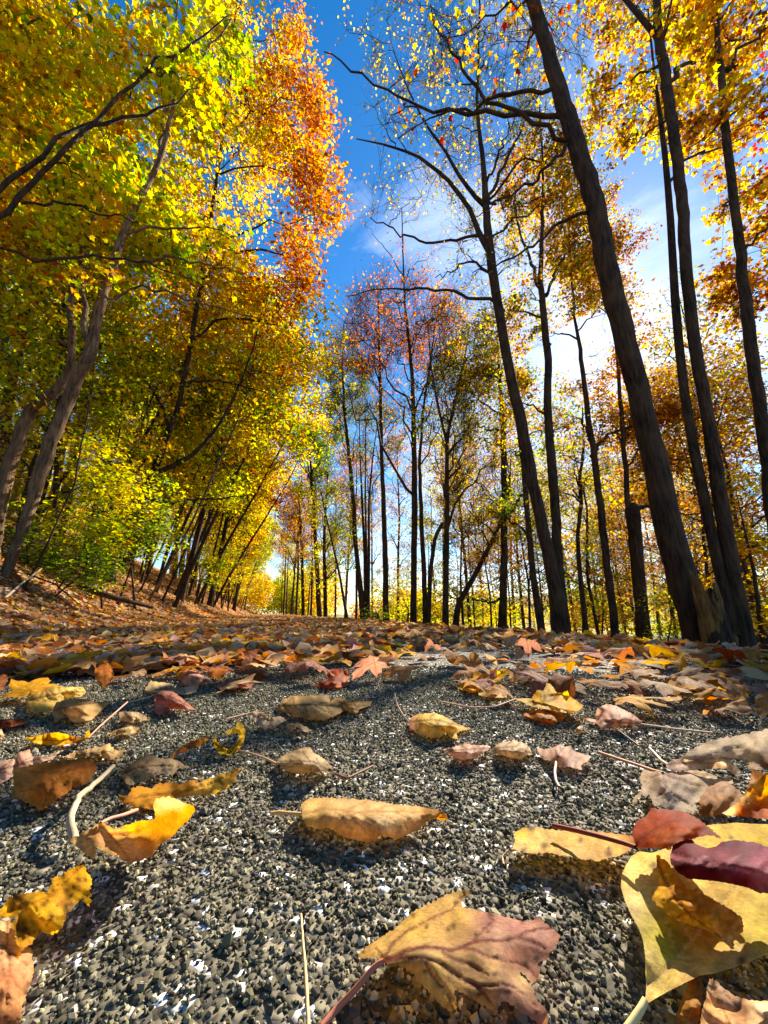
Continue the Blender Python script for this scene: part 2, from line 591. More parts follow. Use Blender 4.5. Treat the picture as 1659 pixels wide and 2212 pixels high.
        # twigs off each cluster point and off the sub-branch itself
        nt_ = len(Cn) * ntw
        ci = np.repeat(np.arange(len(Cn)), ntw)
        tt = rng.uniform(0.45, 1.0, nt_)[:, None]
        S0 = A[ci] * (1 - tt) ** 2 + 2 * ctl[ci] * tt * (1 - tt) + Cn[ci] * tt ** 2
        out = norm(d)[ci]
        dr = norm(out * np.array([.7, .7, .7 * layer]) + np.array([0, 0, tup]) + rng.normal(0, 0.62, (nt_, 3)) * np.array([1, 1, layer]))
        tl = tlen * rng.uniform(0.45, 1.25, nt_) * tgrow
        S2 = S0 + dr * tl[:, None]
        S1 = S0 + dr * tl[:, None] * 0.5 + rng.normal(0, 0.05, (nt_, 3)) * tl[:, None]
        B.twigs(S0, S1, S2, thin * 0.62, thin * 0.3)
        # leaves along the twigs
        nlv = int(len(Cn) * lpc)
        if nlv:
            ti = rng.integers(0, nt_, nlv)
            u = rng.uniform(0.15, 1.08, nlv)[:, None]
            LP = S0[ti] + (S2 - S0)[ti] * u + rng.normal(0, spread, (nlv, 3)) * np.array([1, 1, 0.8 * layer])
            lci = ci[ti]
    root = empty(name, org)
    tag(root, label, cat, group)
    link('trunk', W.mesh('trunk', org), mat, root)
    if B.V:
        link('branches', B.mesh('branches', org), mat, root)
    if LP is not None:
        keep = np.ones(len(LP), bool)
        if gap:
            keep &= ~(in_sun_gap(LP) & (rng.uniform(0, 1, len(LP)) > gap_keep))
        if gap or gap is None:
            keep &= ~(in_road_gap(LP) & (rng.uniform(0, 1, len(LP)) > .35))
        keep &= LP[:, 2] > ground_z(LP[:, 0], LP[:, 1]) + 0.05
        LP = LP[keep]; lci = lci[keep]
        cols = np.zeros((len(LP), 3))
        if mixfn is not None:
            lab = mixfn(LP, rng)
            for key in set(lab):
                s = np.where(lab == key)[0]
                cols[s] = pal_cols(rng, len(s), {key: 1})
        else:
            cols = pal_cols(rng, len(LP), mix)
            # whole sprays turn at different times
            cl = pal_cols(rng, ncl + 1, mix)[lci]
            s = rng.uniform(0, 1, len(LP)) < 0.6
            cols[s] = cl[s]
        sz = lsize * rng.uniform(0.5, 1.35, len(LP))
        link('crown', leaf_cloud('crown', LP, sz, rng, cols, templ, droop, flat, org), M_CROWN, root)
    return root


def copy_tree(root, loc, rotz, label, group=None, scale=1.0):
    r = root.copy(); C.objects.link(r)
    r.location = tuple(loc); r.rotation_euler = (0, 0, rotz); r.scale = (scale,) * 3
    r['label'] = label
    if group: r['group'] = group
    for ch in root.children:
        c = ch.copy(); C.objects.link(c); c.parent = r
    return r
# ------------------------------------------------------------------ ground
def grid_mesh(name, xs, ys, zf):
    X, Y = np.meshgrid(xs, ys)
    V = np.stack([X, Y, zf(X, Y)], -1).reshape(-1, 3)
    nx, ny = len(xs), len(ys)
    i = np.arange(ny - 1)[:, None] * nx; j = np.arange(nx - 1)[None, :]
    Q = np.stack([i + j, i + j + 1, i + nx + j + 1, i + nx + j], -1).reshape(-1, 4)
    return mesh_np(name, V, [Q], smooth=True)


def spaced(a, b, n, p=2.0):
    t = np.linspace(-1, 1, n)
    return np.where(t < 0, -np.abs(t) ** p * abs(a), np.abs(t) ** p * b)


gx = np.unique(np.concatenate([np.array(XS[1:-1]), spaced(-90, 60, 170, 1.8)]))
gy = np.unique(np.concatenate([np.linspace(-6, 12, 90), np.linspace(12, 60, 90), np.linspace(60, 110, 20)]))
ground = link('forest_floor', grid_mesh('forest_floor', gx, gy, lambda x, y: ground_z(x, y) - 0.012 - 0.05 * (np.abs(x) < 1.55)), M_SOIL)
tag(ground, kind='structure')
mead = link('meadow', grid_mesh('meadow', np.concatenate([[16], np.linspace(18, 500, 40)]), np.concatenate([np.linspace(-80, 120, 40), np.linspace(140, 600, 20)]),
            lambda x, y: np.interp(x, [16, 20, 30, 120, 220, 500], [-1.45, -1.4, -1.6, -1.7, 6, 40]) + 0.5 * np.sin(x * .05 + y * .03)), M_MEADOW)
tag(mead, kind='structure')
far = link('hill', grid_mesh('hill', np.linspace(-500, 18, 40), np.concatenate([np.linspace(109, 600, 30)]),
           lambda x, y: np.interp(x, [-500, -90, -20, 18], [90, 24, 6, -1.5]) + (y - 109) * 0.03 - 0.1), M_MEADOW)
tag(far, kind='structure')

# ------------------------------------------------------------------ right hand trees
G_R = 'bare-stemmed trees along the right verge'
make_tree('leaning_tree', 'thickest dark trunk, leaning left across the sky, broken stump at its foot', 11, dist=3.3,
          path=[(1522, 1400, 96), (1500, 1330, 76), (1478, 1262, 70), (1450, 1164, 66), (1424, 1039, 59), (1385, 873, 51), (1355, 760, 49),
                (1327, 645, 48), (1300, 525, 45), (1280, 425, 42), (1257, 350, 40), (1232, 268, 38), (1205, 190, 33), (1176, 85, 28), (1150, 0, 28), (1118, -130, 24), (1085, -300, 19)],
          crown=[ell(1080, 60, 170, 120, 3.6, 0.8), ell(1230, 40, 130, 130, 3.5, 0.8), ell(960, 200, 160, 110, 3.7, 0.6, 0.5), ell(1060, -200, 300, 160, 3.5, 1.2)],
          extra=[dict(path=[(1214, 250, 12), (1155, 244, 10), (1090, 251, 9), (1020, 246, 8), (945, 246, 6), (895, 227, 5), (830, 190, 4), (760, 150, 4), (700, 112, 2)], dd=0.5),
                 dict(path=[(1190, 193, 9), (1130, 198, 8), (1080, 202, 8), (1045, 222, 7), (990, 238, 5), (920, 262, 3), (860, 300, 2)], dd=0.3),
                 dict(path=[(1230, 306, 10), (1155, 265, 9), (1120, 252, 8), (1050, 212, 7), (1010, 160, 6), (975, 110, 5), (945, 62, 3), (930, 10, 2)], dd=-0.2),
                 dict(path=[(1230, 310, 9), (1175, 372, 8), (1130, 405, 6), (1080, 430, 4), (1030, 470, 2)], dd=0.4),
                 dict(path=[(1270, 460, 9), (1210, 480, 8), (1130, 545, 5), (1080, 575, 4), (1020, 590, 2)], dd=0.5),
                 dict(path=[(1184, 112, 8), (1150, 60, 6), (1140, 105, 3)], dd=0.1)],
          ncl=230, lpc=4, lsize=0.075, mix={'yellow': .45, 'gold': .3, 'red': .15, 'orange': .1}, templ=MAPLE, asc=0.3, limbs=14, ntw=10, tlen=0.40, tup=0.2,
          group=None, k=20, spread=0.05, root_flare=1.2, limb_r=0.011, thin=0.0038, layer=1.0, rough=0.016)

make_tree('twin_stem_tree', 'pair of tall dark stems parting from one foot right of the stump', 12, dist=3.9,
          path=[(1618, 1415, 58), (1610, 1370, 46), (1595, 1310, 42), (1576, 1194, 38), (1556, 1079, 36), (1535, 944, 32), (1512, 814, 30),
                (1490, 664, 28), (1484, 600, 28), (1473, 435, 27), (1450, 250, 25), (1432, 135, 24), (1420, 65, 21), (1419, 0, 17), (1412, -160, 12)],
          forks=[dict(path=[(1588, 1372, 30), (1562, 1270, 29), (1545, 1194, 28), (1525, 1099, 28), (1497, 964, 25), (1475, 829, 22), (1459, 664, 20), (1447, 450, 16), (1435, 320, 13), (1412, 150, 6), (1400, 20, 3)], dd=0.25),
                 dict(path=[(1424, 85, 14), (1398, 55, 13), (1352, 0, 11), (1300, -60, 8)]),
                 dict(path=[(1430, 95, 9), (1442, 40, 7), (1454, -10, 5)])],
          crown=[ell(1420, 120, 150, 140, 4.3, 1.0), ell(1400, -60, 160, 140, 4.3, 1.0), ell(1330, 240, 70, 120, 4.6, 0.7), ell(1540, 180, 120, 170, 4.4, 0.9)],
          ncl=230, lpc=62, lsize=0.068, mix={'gold': .50, 'yellow': .30, 'brown': .22, 'lime': .05, 'rust': .08}, templ=MAPLE, asc=0.8, limbs=12, ntw=5, tlen=0.34,
          k=16, spread=0.08, thin=0.0035, limb_r=0.014, rough=0.016)

make_tree('verge_tree', 'dark trunk at the right edge, cut off by the picture, under red and yellow leaves', 13, dist=4.0,
          path=[(1700, 1400, 44), (1680, 1200, 36), (1656, 1000, 32), (1648, 930, 31), (1633, 829, 31), (1612, 664, 30), (1604, 600, 27), (1590, 475, 23), (1574, 350, 21), (1562, 215, 19), (1552, 100, 15), (1542, 0, 12), (1530, -140, 8)],
          crown=[ell(1600, 300, 110, 160, 4.1, 0.9), ell(1620, 60, 120, 150, 4.2, 0.9), ell(1650, 560, 60, 150, 4.4, 0.8, 0.6)],
          extra=[dict(path=[(1560, 160, 9), (1580, 148, 8), (1594, 142, 5)], dd=-0.1)],
          ncl=190, lpc=62, lsize=0.07, mix={'gold': .46, 'yellow': .25, 'brown': .22, 'rust': .12, 'red': .06}, templ=MAPLE, asc=0.7, limbs=10, ntw=5, tlen=0.34,
          k=16, spread=0.08, thin=0.0035, limb_r=0.014, rough=0.016)

make_tree('forked_tree', 'slender dark trunk right of the sky gap, bare limbs spreading left', 14, dist=5.0,
          path=[(1212, 1378, 40), (1200, 1264, 30), (1175, 1154, 27), (1152, 1044, 25), (1125, 914, 26), (1100, 799, 22), (1075, 655, 20), (1057, 540, 20), (1050, 450, 16), (1044, 350, 11), (1037, 300, 9), (1030, 225, 7), (1034, 110, 5), (1036, 0, 3.5), (1036, -100, 2)],
          forks=[dict(path=[(1058, 545, 15), (1035, 505, 12), (1015, 450, 10), (965, 385, 8), (900, 335, 6), (830, 312, 4), (770, 300, 2)], dd=0.3),
                 dict(path=[(1051, 448, 11), (1025, 425, 9), (985, 370, 7), (965, 330, 6), (920, 270, 5), (880, 190, 3), (850, 110, 2)], dd=-0.2)],
          extra=[dict(path=[(1057, 508, 7), (1030, 512, 7), (930, 524, 5), (870, 508, 4), (800, 470, 2)], dd=0.2),
                 dict(path=[(1075, 655, 8), (1030, 645, 7), (980, 632, 6), (900, 620, 5), (820, 626, 3), (750, 640, 2)], dd=0.4),
                 dict(path=[(1055, 440, 8), (1090, 350, 7), (1130, 280, 5), (1150, 200, 3)], dd=0.4),
                 dict(path=[(1048, 400, 6), (1075, 345, 5), (1090, 300, 3), (1120, 230, 2)], dd=-0.3),
                 dict(path=[(1065, 600, 6), (1020, 560, 5), (985, 580, 3), (940, 600, 2)], dd=-0.3)],
          crown=[ell(1080, 350, 150, 180, 5.2, 1.0), ell(880, 330, 120, 170, 5.3, 0.8, .45), ell(1050, 120, 170, 140, 5.2, 1.0), ell(1060, 600, 110, 90, 5.3, 0.8, .5), ell(860, 90, 120, 120, 5.2, 0.8, .5)],
          ncl=460, lpc=14, lsize=0.052, mix={'olive': .42, 'yellow': .26, 'gold': .2, 'brown': .2}, asc=0.9, limbs=22, ntw=9, tlen=0.48, tup=0.5, layer=1.0,
          k=14, spread=0.045, thin=0.0042, limb_r=0.011, rough=0.016)

make_tree('straight_tree', 'straight dark trunk sharing a foot with the forked tree, golden leaves from halfway up', 15, dist=5.25,
          path=[(1222, 1376, 28), (1207, 1239, 22), (1200, 1104, 22), (1190, 984, 20), (1181, 880, 17), (1185, 789, 17), (1172, 664, 15), (1167, 600, 12), (1170, 500, 8), (1174, 425, 7), (1172, 350, 5), (1166, 220, 3)],
          extra=[dict(path=[(1168, 625, 8), (1145, 560, 7), (1130, 530, 6), (1115, 470, 4), (1110, 400, 2)]),
                 dict(path=[(1180, 640, 7), (1200, 580, 6), (1230, 540, 4), (1270, 500, 2)])],
          crown=[ell(1170, 420, 100, 160, 5.6, 0.9), ell(1180, 660, 90, 130, 5.7, 0.9), ell(1150, 880, 70, 120, 5.8, 0.8, .6)],
          ncl=260, lpc=95, lsize=0.055, mix={'gold': .5, 'yellow': .15, 'rust': .2, 'olive': .3}, asc=0.9, limbs=14, ntw=6, tlen=0.36, tup=0.5,
          k=12, spread=0.07, thin=0.003, limb_r=0.011)

make_tree('slim_tree', 'slim trunk with one curved bough to the right between straight trunk and thick leaning trunk', 16, dist=7.0,
          path=[(1330, 1388, 21), (1324, 1314, 18), (1309, 1199, 17), (1297, 1099, 16), (1284, 989, 15), (1267, 879, 12), (1255, 764, 9), (1241, 690, 6), (1232, 560, 4), (1228, 470, 2)],
          extra=[dict(path=[(1284, 975, 8), (1292, 955, 8), (1330, 933, 7), (1365, 925, 5), (1400, 900, 3)]),
                 dict(path=[(1276, 955, 6), (1262, 920, 5), (1250, 905, 3)])],
          crown=[ell(1250, 690, 80, 130, 7.2, 1.0), ell(1290, 880, 80, 110, 7.3, 1.0), ell(1260, 520, 70, 110, 7.2, .9)],
          ncl=250, lpc=110, lsize=0.06, mix={'gold': .55, 'yellow': .15, 'brown': .25, 'rust': .12, 'olive': .2}, asc=0.9, limbs=12, ntw=6, tlen=0.42, tup=0.4,
          k=12, spread=0.09, thin=0.004, limb_r=0.012)

make_tree('snapped_tree', 'stout dark trunk with its top snapped off, left of the thick leaning trunk', 17, dist=6.6,
          path=[(1394, 1390, 34), (1388, 1327, 28), (1380, 1230, 26), (1372, 1130, 27), (1368, 1092, 28), (1366, 1086, 12)],
          extra=[dict(path=[(1372, 1110, 10), (1392, 1092, 9), (1420, 1096, 7), (1450, 1070, 5), (1480, 1060, 3)])], crown=None, k=14)
make_tree('thin_stem_tree', 'thin trunk rising beside the snapped stout trunk, rusty leaves at its top', 18, dist=6.9,
          path=[(1383, 1388, 15), (1374, 1280, 13), (1362, 1150, 14), (1355, 1064, 13), (1347, 964, 11), (1340, 860, 9), (1332, 760, 7), (1324, 640, 4), (1318, 560, 2)],
          crown=[ell(1370, 830, 90, 130, 7.3, 1.0), ell(1330, 620, 70, 120, 7.3, 1.0), ell(1420, 960, 90, 80, 7.6, 1.0, .5)],
          ncl=220, lpc=110, lsize=0.06, mix={'rust': .35, 'gold': .4, 'brown': .4}, asc=0.9, limbs=10, ntw=5, tlen=0.42, spread=0.09, thin=0.004, limb_r=0.011)
make_tree('crooked_tree', 'crooked thin grey stem weaving left of the slim trunk', 19, dist=8.0,
          path=[(1264, 1386, 14), (1262, 1330, 12), (1250, 1215, 10), (1248, 1150, 9), (1256, 1090, 9), (1252, 1040, 8), (1262, 960, 5), (1258, 880, 3)],
          crown=[ell(1240, 1010, 70, 90, 8.2, 1.0)], ncl=70, lpc=24, lsize=0.055, mix={'olive': .5, 'gold': .4}, limbs=7, spread=0.1, thin=0.004)
make_tree('ivy_tree', 'mid-distance straight trunk with a bent low bough on its left, left of the forked tree', 20, dist=9.0,
          path=[(1085, 1372, 22), (1087, 1290, 17), (1088, 1200, 16), (1090, 1090, 14), (1088, 990, 13), (1084, 880, 9), (1078, 790, 6), (1074, 720, 3)],
          extra=[dict(path=[(1092, 1115, 9), (1110, 1095, 8), (1125, 1070, 6), (1150, 1060, 3)]), dict(path=[(1088, 1290, 6), (1060, 1305, 5), (1040, 1296, 4), (1010, 1300, 2)])],
          crown=[ell(1060, 880, 80, 120, 9.2, 1.2), ell(1030, 760, 60, 90, 9.4, 1.0)], ncl=190, lpc=75, lsize=0.065, mix={'olive': .6, 'gold': .3, 'brown': .2}, limbs=10, spread=0.1, thin=0.005)
make_tree('slanting_tree', 'thin dark trunk slanting close behind the forked tree, yellow leaves low on it', 21, dist=7.5,
          path=[(1172, 1380, 20), (1160, 1300, 16), (1150, 1230, 14), (1140, 1120, 13), (1131, 1010, 12), (1118, 900, 8), (1100, 800, 5)],
          crown=[ell(1120, 900, 60, 110, 7.9, 1.0), ell(1110, 1130, 60, 70, 8, .8, .3)], ncl=110, lpc=60, lsize=0.06, mix={'olive': .4, 'yellow': .3, 'green': .2}, limbs=8, spread=0.1, thin=0.004)

# the middle group: thin upright trees beside the sky gap
def upright(name, label, seed, path, dist, crown, mix, ncl=150, lpc=20, lsize=0.08, extra=None, forks=None, limbs=16, tl=0.7, lim=0.011, asc=1.6, ntw=9, thin=0.0075):
    make_tree(name, label, seed, dist=dist, path=path, crown=crown, ncl=ncl, lpc=lpc, lsize=lsize, mix=mix, asc=asc, limbs=limbs, ntw=ntw, tlen=tl,
              tup=1.1, spread=0.10, thin=thin, limb_r=lim, extra=extra, forks=forks, k=8, gap=None, layer=1.0)

upright('tall_tree', 'tallest thin tree in the middle, bare broom of twigs above a rusty orange crown', 31,
        [(893, 1345, 15), (894, 1250, 13), (896, 1100, 13), (895, 984, 12), (892, 829, 9), (884, 740, 7), (875, 664, 5), (871, 560, 3.5), (868, 450, 2)], 11.5,
        [ell(870, 560, 130, 120, 11.6, 1.5, .35), ell(860, 690, 125, 75, 11.6, 1.6), ell(790, 740, 80, 80, 11.6, 1.4), ell(940, 740, 75, 90, 11.8, 1.4), ell(760, 820, 80, 120, 11.6, 1.4, .3), ell(890, 880, 80, 110, 11.6, 1.2, .3)], {'rust': .35, 'orange': .6, 'brown': .1}, ncl=460, lpc=18, lsize=0.085, tl=0.9, thin=0.0058)
upright('twin_tree', 'thin trunk standing close against the tallest middle trunk on its right', 32,
        [(919, 1345, 13), (916, 1240, 11), (910, 1120, 9), (906, 1000, 7), (915, 880, 6), (930, 780, 4), (940, 700, 2)], 11.0,
        [ell(960, 720, 45, 60, 11.2, 1.0), ell(930, 860, 60, 100, 11.2, 1.1, .4)], {'olive': .6, 'rust': .3, 'gold': .2}, ncl=120, lpc=20, lsize=0.06, tl=0.55)
upright('dark_tree', 'dark olive leaved thin tree with trunk bent right, beside the tallest middle tree', 33,
        [(962, 1350, 15), (963, 1260, 12), (965, 1150, 11), (966, 1040, 10), (966, 945, 8), (985, 860, 7), (1003, 780, 5), (1015, 700, 3)], 10.0,
        [ell(1000, 780, 85, 110, 10.2, 1.3), ell(960, 900, 85, 120, 10.2, 1.3), ell(1040, 900, 60, 100, 10.4, 1.1, .4)], {'olive': .85, 'brown': .2, 'green': .1}, ncl=260, lpc=40, lsize=0.062, tl=0.6,
        forks=[dict(path=[(956, 1130, 8), (940, 1160, 8), (930, 1230, 9), (926, 1345, 10)]), dict(path=[(966, 960, 7), (945, 870, 6), (930, 780, 4), (925, 700, 2)])])
upright('curved_tree', 'thin trunk curving up to the right in a fan of bare limbs', 34,
        [(984, 1352, 15), (990, 1305, 13), (1010, 1270, 12), (1035, 1225, 10), (1062, 1170, 9), (1085, 1120, 7), (1100, 1060, 5), (1104, 980, 3)], 10.5,
        [ell(1050, 1080, 70, 110, 10.7, 1.3), ell(1000, 1060, 60, 100, 10.7, 1.3)], {'olive': .5, 'gold': .4, 'rust': .2}, ncl=150, lpc=26, lsize=0.06, tl=0.55, asc=1.0)
upright('grey_tree', 'dark upright trunk first on the left of the tallest middle tree, with upswept bare limbs', 35,
        [(834, 1345, 14), (833, 1250, 12), (829, 1100, 10), (825, 1000, 9), (823, 880, 8), (820, 780, 6), (818, 690, 4), (816, 620, 2)], 13.0,
        [ell(800, 720, 60, 100, 13.2, 1.4), ell(810, 880, 60, 110, 13.2, 1.4, .4)], {'rust': .5, 'brown': .3, 'orange': .2}, ncl=230, lpc=8, lsize=0.065, tl=0.95, thin=0.0062)
upright('clump_tree', 'clump of several dark stems from one foot, left of the tallest middle tree', 36,
        [(786, 1335, 16), (778, 1270, 12), (768, 1170, 10), (762, 1060, 9), (752, 960, 8), (745, 900, 6), (740, 800, 4), (742, 700, 2)], 15.0,
        [ell(745, 830, 50, 110, 15.2, 1.4), ell(800, 940, 80, 60, 15.4, 1.6), ell(775, 1050, 50, 80, 15.3, 1.4, .4)], {'olive': .6, 'green': .25, 'brown': .2}, ncl=280, lpc=52, lsize=0.085, tl=0.8,
        forks=[dict(path=[(790, 1335, 8), (788, 1200, 6), (782, 1080, 5), (778, 980, 3), (776, 900, 2)], dd=.3), dict(path=[(795, 1335, 8), (797, 1200, 6), (797, 1080, 5), (806, 980, 3), (815, 920, 2)], dd=-.3),
               dict(path=[(790, 1330, 6), (792, 1200, 5), (789, 1080, 4), (790, 960, 3), (790, 900, 2)], dd=.5)])
upright('green_top_tree', 'loose green-topped tree left of the dark clump at the gap of sky', 37,
        [(690, 1330, 12), (686, 1250, 10), (682, 1180, 9), (678, 1100, 7), (672, 1020, 5), (668, 950, 3)], 18.0,
        [ell(660, 1000, 62, 75, 18.2, 1.8), ell(700, 960, 50, 50, 18.4, 1.6, .5)], {'green': .45, 'olive': .3, 'lime': .35}, ncl=170, lpc=60, lsize=0.095, tl=0.7)
upright('yellow_tree', 'bright lime-yellow tree low in the middle, in front of the rusty-topped one', 38,
        [(703, 1330, 9), (702, 1260, 8), (700, 1190, 7), (702, 1120, 6), (706, 1060, 4), (708, 1020, 2)], 15.5,
        [ell(715, 1120, 50, 65, 15.6, 1.4), ell(735, 1180, 45, 70, 15.4, 1.3), ell(690, 1220, 50, 60, 15.8, 1.3, .5)], {'lime': .6, 'yellow': .6}, ncl=170, lpc=46, lsize=0.085, tl=0.6)
upright('rusty_tree', 'rusty orange topped small tree just right of the road end', 39,
        [(655, 1326, 8), (654, 1260, 7), (652, 1190, 6), (648, 1120, 5), (646, 1080, 3), (645, 1050, 2)], 20.0,
        [ell(645, 1100, 48, 45, 20.2, 1.6), ell(640, 1170, 50, 55, 20.2, 1.6)], {'orange': .4, 'gold': .5, 'rust': .2, 'yellow': .2}, ncl=150, lpc=44, lsize=0.1, tl=0.6)
make_tree('leaning_sapling', 'thin bare pole leaning left across the yellow leaves of the middle', 40, dist=12.5,
          path=[(748, 1325, 7), (735, 1250, 5), (720, 1180, 4), (703, 1110, 3), (693, 1060, 2)], crown=None, k=6)

# ------------------------------------------------------------------ left hand trees
def lat(c):
    return lambda P: (P - c) @ R_


def edge_mix(c, a, b, inner, outer, top=None):
    """leaves on the open side of the crown have turned further than those inside"""
    def f(P, rng):
        t = ((P - c) @ R_ - a) / (b - a) + rng.normal(0, 0.22, len(P)) + 0.25 * np.sin(P[:, 2] * 1.3 + P[:, 1])
        names = list(inner) + list(outer)
        out = np.empty(len(P), dtype=object)
        for m, sel in ((inner, t < 0.5), (outer, t >= 0.5)):
            ks = list(m); p = np.array([m[k] for k in ks], float); p /= p.sum()
            s = np.where(sel)[0]
            out[s] = np.array(ks, dtype=object)[rng.choice(len(ks), len(s), p=p)]
        return out
    return f


c0 = at(560, 350, 8.2); s0 = depth_scale(560, 350, 8.2)
make_tree('orange_tree', 'great maple over the road, orange at its right edge, dark forked trunk', 51, dist=7.6,
          path=[(235, 1262, 26), (252, 1160, 22), (280, 1110, 20), (310, 1078, 19), (328, 1030, 19), (345, 984, 18), (365, 934, 14), (385, 880, 12), (405, 780, 11), (430, 640, 10), (455, 480, 9), (480, 300, 7), (500, 150, 5), (510, 20, 4)],
          forks=[dict(path=[(338, 1022, 12), (375, 1005, 11), (415, 985, 10), (445, 955, 9), (475, 915, 7), (510, 850, 6), (545, 760, 4), (570, 650, 3)], dd=.6),
                 dict(path=[(365, 930, 8), (357, 895, 8), (353, 880, 7), (320, 830, 5), (290, 760, 3)], dd=-.3)],
          extra=[dict(path=[(356, 918, 6), (330, 925, 6), (270, 945, 5), (215, 950, 4), (150, 935, 2)], dd=-.4),
                 dict(path=[(440, 600, 7), (500, 545, 6), (560, 540, 5), (610, 550, 3)], dd=.3), dict(path=[(410, 740, 7), (470, 690, 6), (540, 690, 5), (600, 700, 3)], dd=.3),
                 dict(path=[(395, 830, 7), (450, 820, 6), (520, 830, 5), (580, 850, 2)], dd=.5), dict(path=[(320, 1080, 6), (370, 1085, 6), (430, 1078, 5), (500, 1075, 3), (540, 1068, 2)], dd=.5)],
          crown=[ell(545, 70, 110, 140, 8.2, 1.4), ell(640, 250, 88, 120, 8.2, 1.3), ell(655, 430, 85, 110, 8.2, 1.3), ell(590, 590, 100, 95, 8.2, 1.0),
                 ell(470, 330, 130, 230, 8.0, 1.5), ell(480, 640, 110, 90, 8.0, .8), ell(580, 760, 70, 70, 8.4, 1.2, .4)],
          mixfn=edge_mix(c0, -60 * s0, 130 * s0, {'gold': .5, 'yellow': .45, 'lime': .2, 'orange': .08}, {'orange': .62, 'rust': .16, 'gold': .35}),
          ncl=560, lpc=50, lsize=0.108, holes=.2, asc=0.55, limbs=26, ntw=6, tlen=0.55, tup=0.2, spread=0.16, thin=0.006, limb_r=0.011, k=12, gap=False)

make_tree('pale_trunk_tree', 'grey-brown trunk sweeping up to the right from the bank edge, nearest on the left', 52, dist=4.4,
          path=[(8, 1262, 30), (25, 1204, 30), (42, 1160, 29), (57, 1124, 29), (72, 1075, 31), (88, 1025, 34), (108, 962, 34), (128, 910, 33), (155, 839, 32), (176, 800, 32), (192, 774, 31), (205, 704, 26), (225, 630, 22), (262, 520, 18), (300, 430, 15), (345, 345, 12), (372, 240, 9), (382, 165, 7), (380, 60, 5), (385, -60, 3)],
          extra=[dict(path=[(196, 760, 18), (182, 705, 16), (180, 640, 14), (186, 560, 12), (200, 480, 9), (230, 380, 5), (240, 280, 3)], dd=.5),
                 dict(path=[(345, 345, 8), (352, 250, 8), (400, 180, 7), (440, 120, 5), (500, 40, 3)], dd=.3),
                 dict(path=[(245, 570, 9), (300, 560, 8), (380, 555, 6), (450, 575, 4), (520, 590, 2)], dd=.4),
                 dict(path=[(215, 660, 8), (290, 620, 7), (380, 640, 6), (470, 665, 4), (560, 690, 2)], dd=.6)],
          crown=[ell(330, 250, 150, 230, 4.8, 1.0), ell(250, 480, 150, 130, 4.9, 0.9), ell(420, 120, 110, 130, 5.0, 0.9), ell(160, 160, 110, 170, 5.0, .9), ell(420, 560, 110, 90, 5.2, .8, .4)],
          mix={'lime': .40, 'yellow': .45, 'gold': .18, 'green': .12}, templ=MAPLE, ncl=270, lpc=46, lsize=0.1, asc=0.5, limbs=18, ntw=5, tlen=0.42, tup=0.1,
          spread=0.11, thin=0.0042, limb_r=0.011, mat=M_BARK_G, k=18, gap=False)

make_tree('bent_trunk_tree', 'smooth trunk bent in an S at the left edge, behind the nearest pale trunk', 53, dist=4.9,
          path=[(-18, 1180, 44), (0, 1078, 40), (16, 1020, 37), (32, 974, 34), (48, 928, 33), (65, 889, 32), (88, 868, 30), (112, 852, 28), (136, 826, 24), (152, 795, 21), (156, 739, 19), (150, 664, 16), (160, 600, 14), (178, 540, 12), (196, 480, 9), (190, 380, 6), (180, 280, 4)],
          extra=[dict(path=[(160, 600, 8), (130, 570, 7), (70, 560, 6), (0, 535, 5), (-80, 500, 3)], dd=-.4), dict(path=[(190, 500, 7), (140, 400, 6), (60, 330, 4), (-20, 290, 2)], dd=-.4)],
          crown=[ell(120, 430, 150, 130, 5.2, 1.0), ell(70, 250, 140, 160, 5.3, 1.0), ell(30, 620, 80, 110, 5.6, .9, .5)],
          mix={'gold': .5, 'yellow': .35, 'orange': .15, 'brown': .1, 'lime': .15}, templ=MAPLE, ncl=190, lpc=42, lsize=0.1, asc=0.5, limbs=14, ntw=5, tlen=0.45, spread=0.12,
          thin=0.0042, limb_r=0.012, mat=M_BARK_G, k=18, gap=False)
make_tree('sunlit_trunk_tree', 'straight pale trunk lit on its right side, furthest left of the three near trunks', 54, dist=6.4,
          path=[(-20, 1190, 34), (0, 1000, 32), (10, 920, 29), (22, 840, 26), (34, 790, 24), (50, 714, 19), (62, 650, 17), (80, 580, 15), (96, 515, 13), (106, 450, 10), (112, 350, 7), (116, 240, 4)],
          crown=[ell(60, 150, 130, 170, 6.8, 1.2), ell(-10, 420, 100, 160, 6.8, 1.2), ell(190, 260, 120, 120, 7, 1.0, .4)], mix={'green': .45, 'lime': .3, 'gold': .35, 'olive': .2},
          ncl=220, lpc=56, lsize=0.1, asc=0.6, limbs=14, ntw=5, tlen=0.5, spread=0.15, thin=0.005, mat=M_BARK_G, k=14, gap=False)
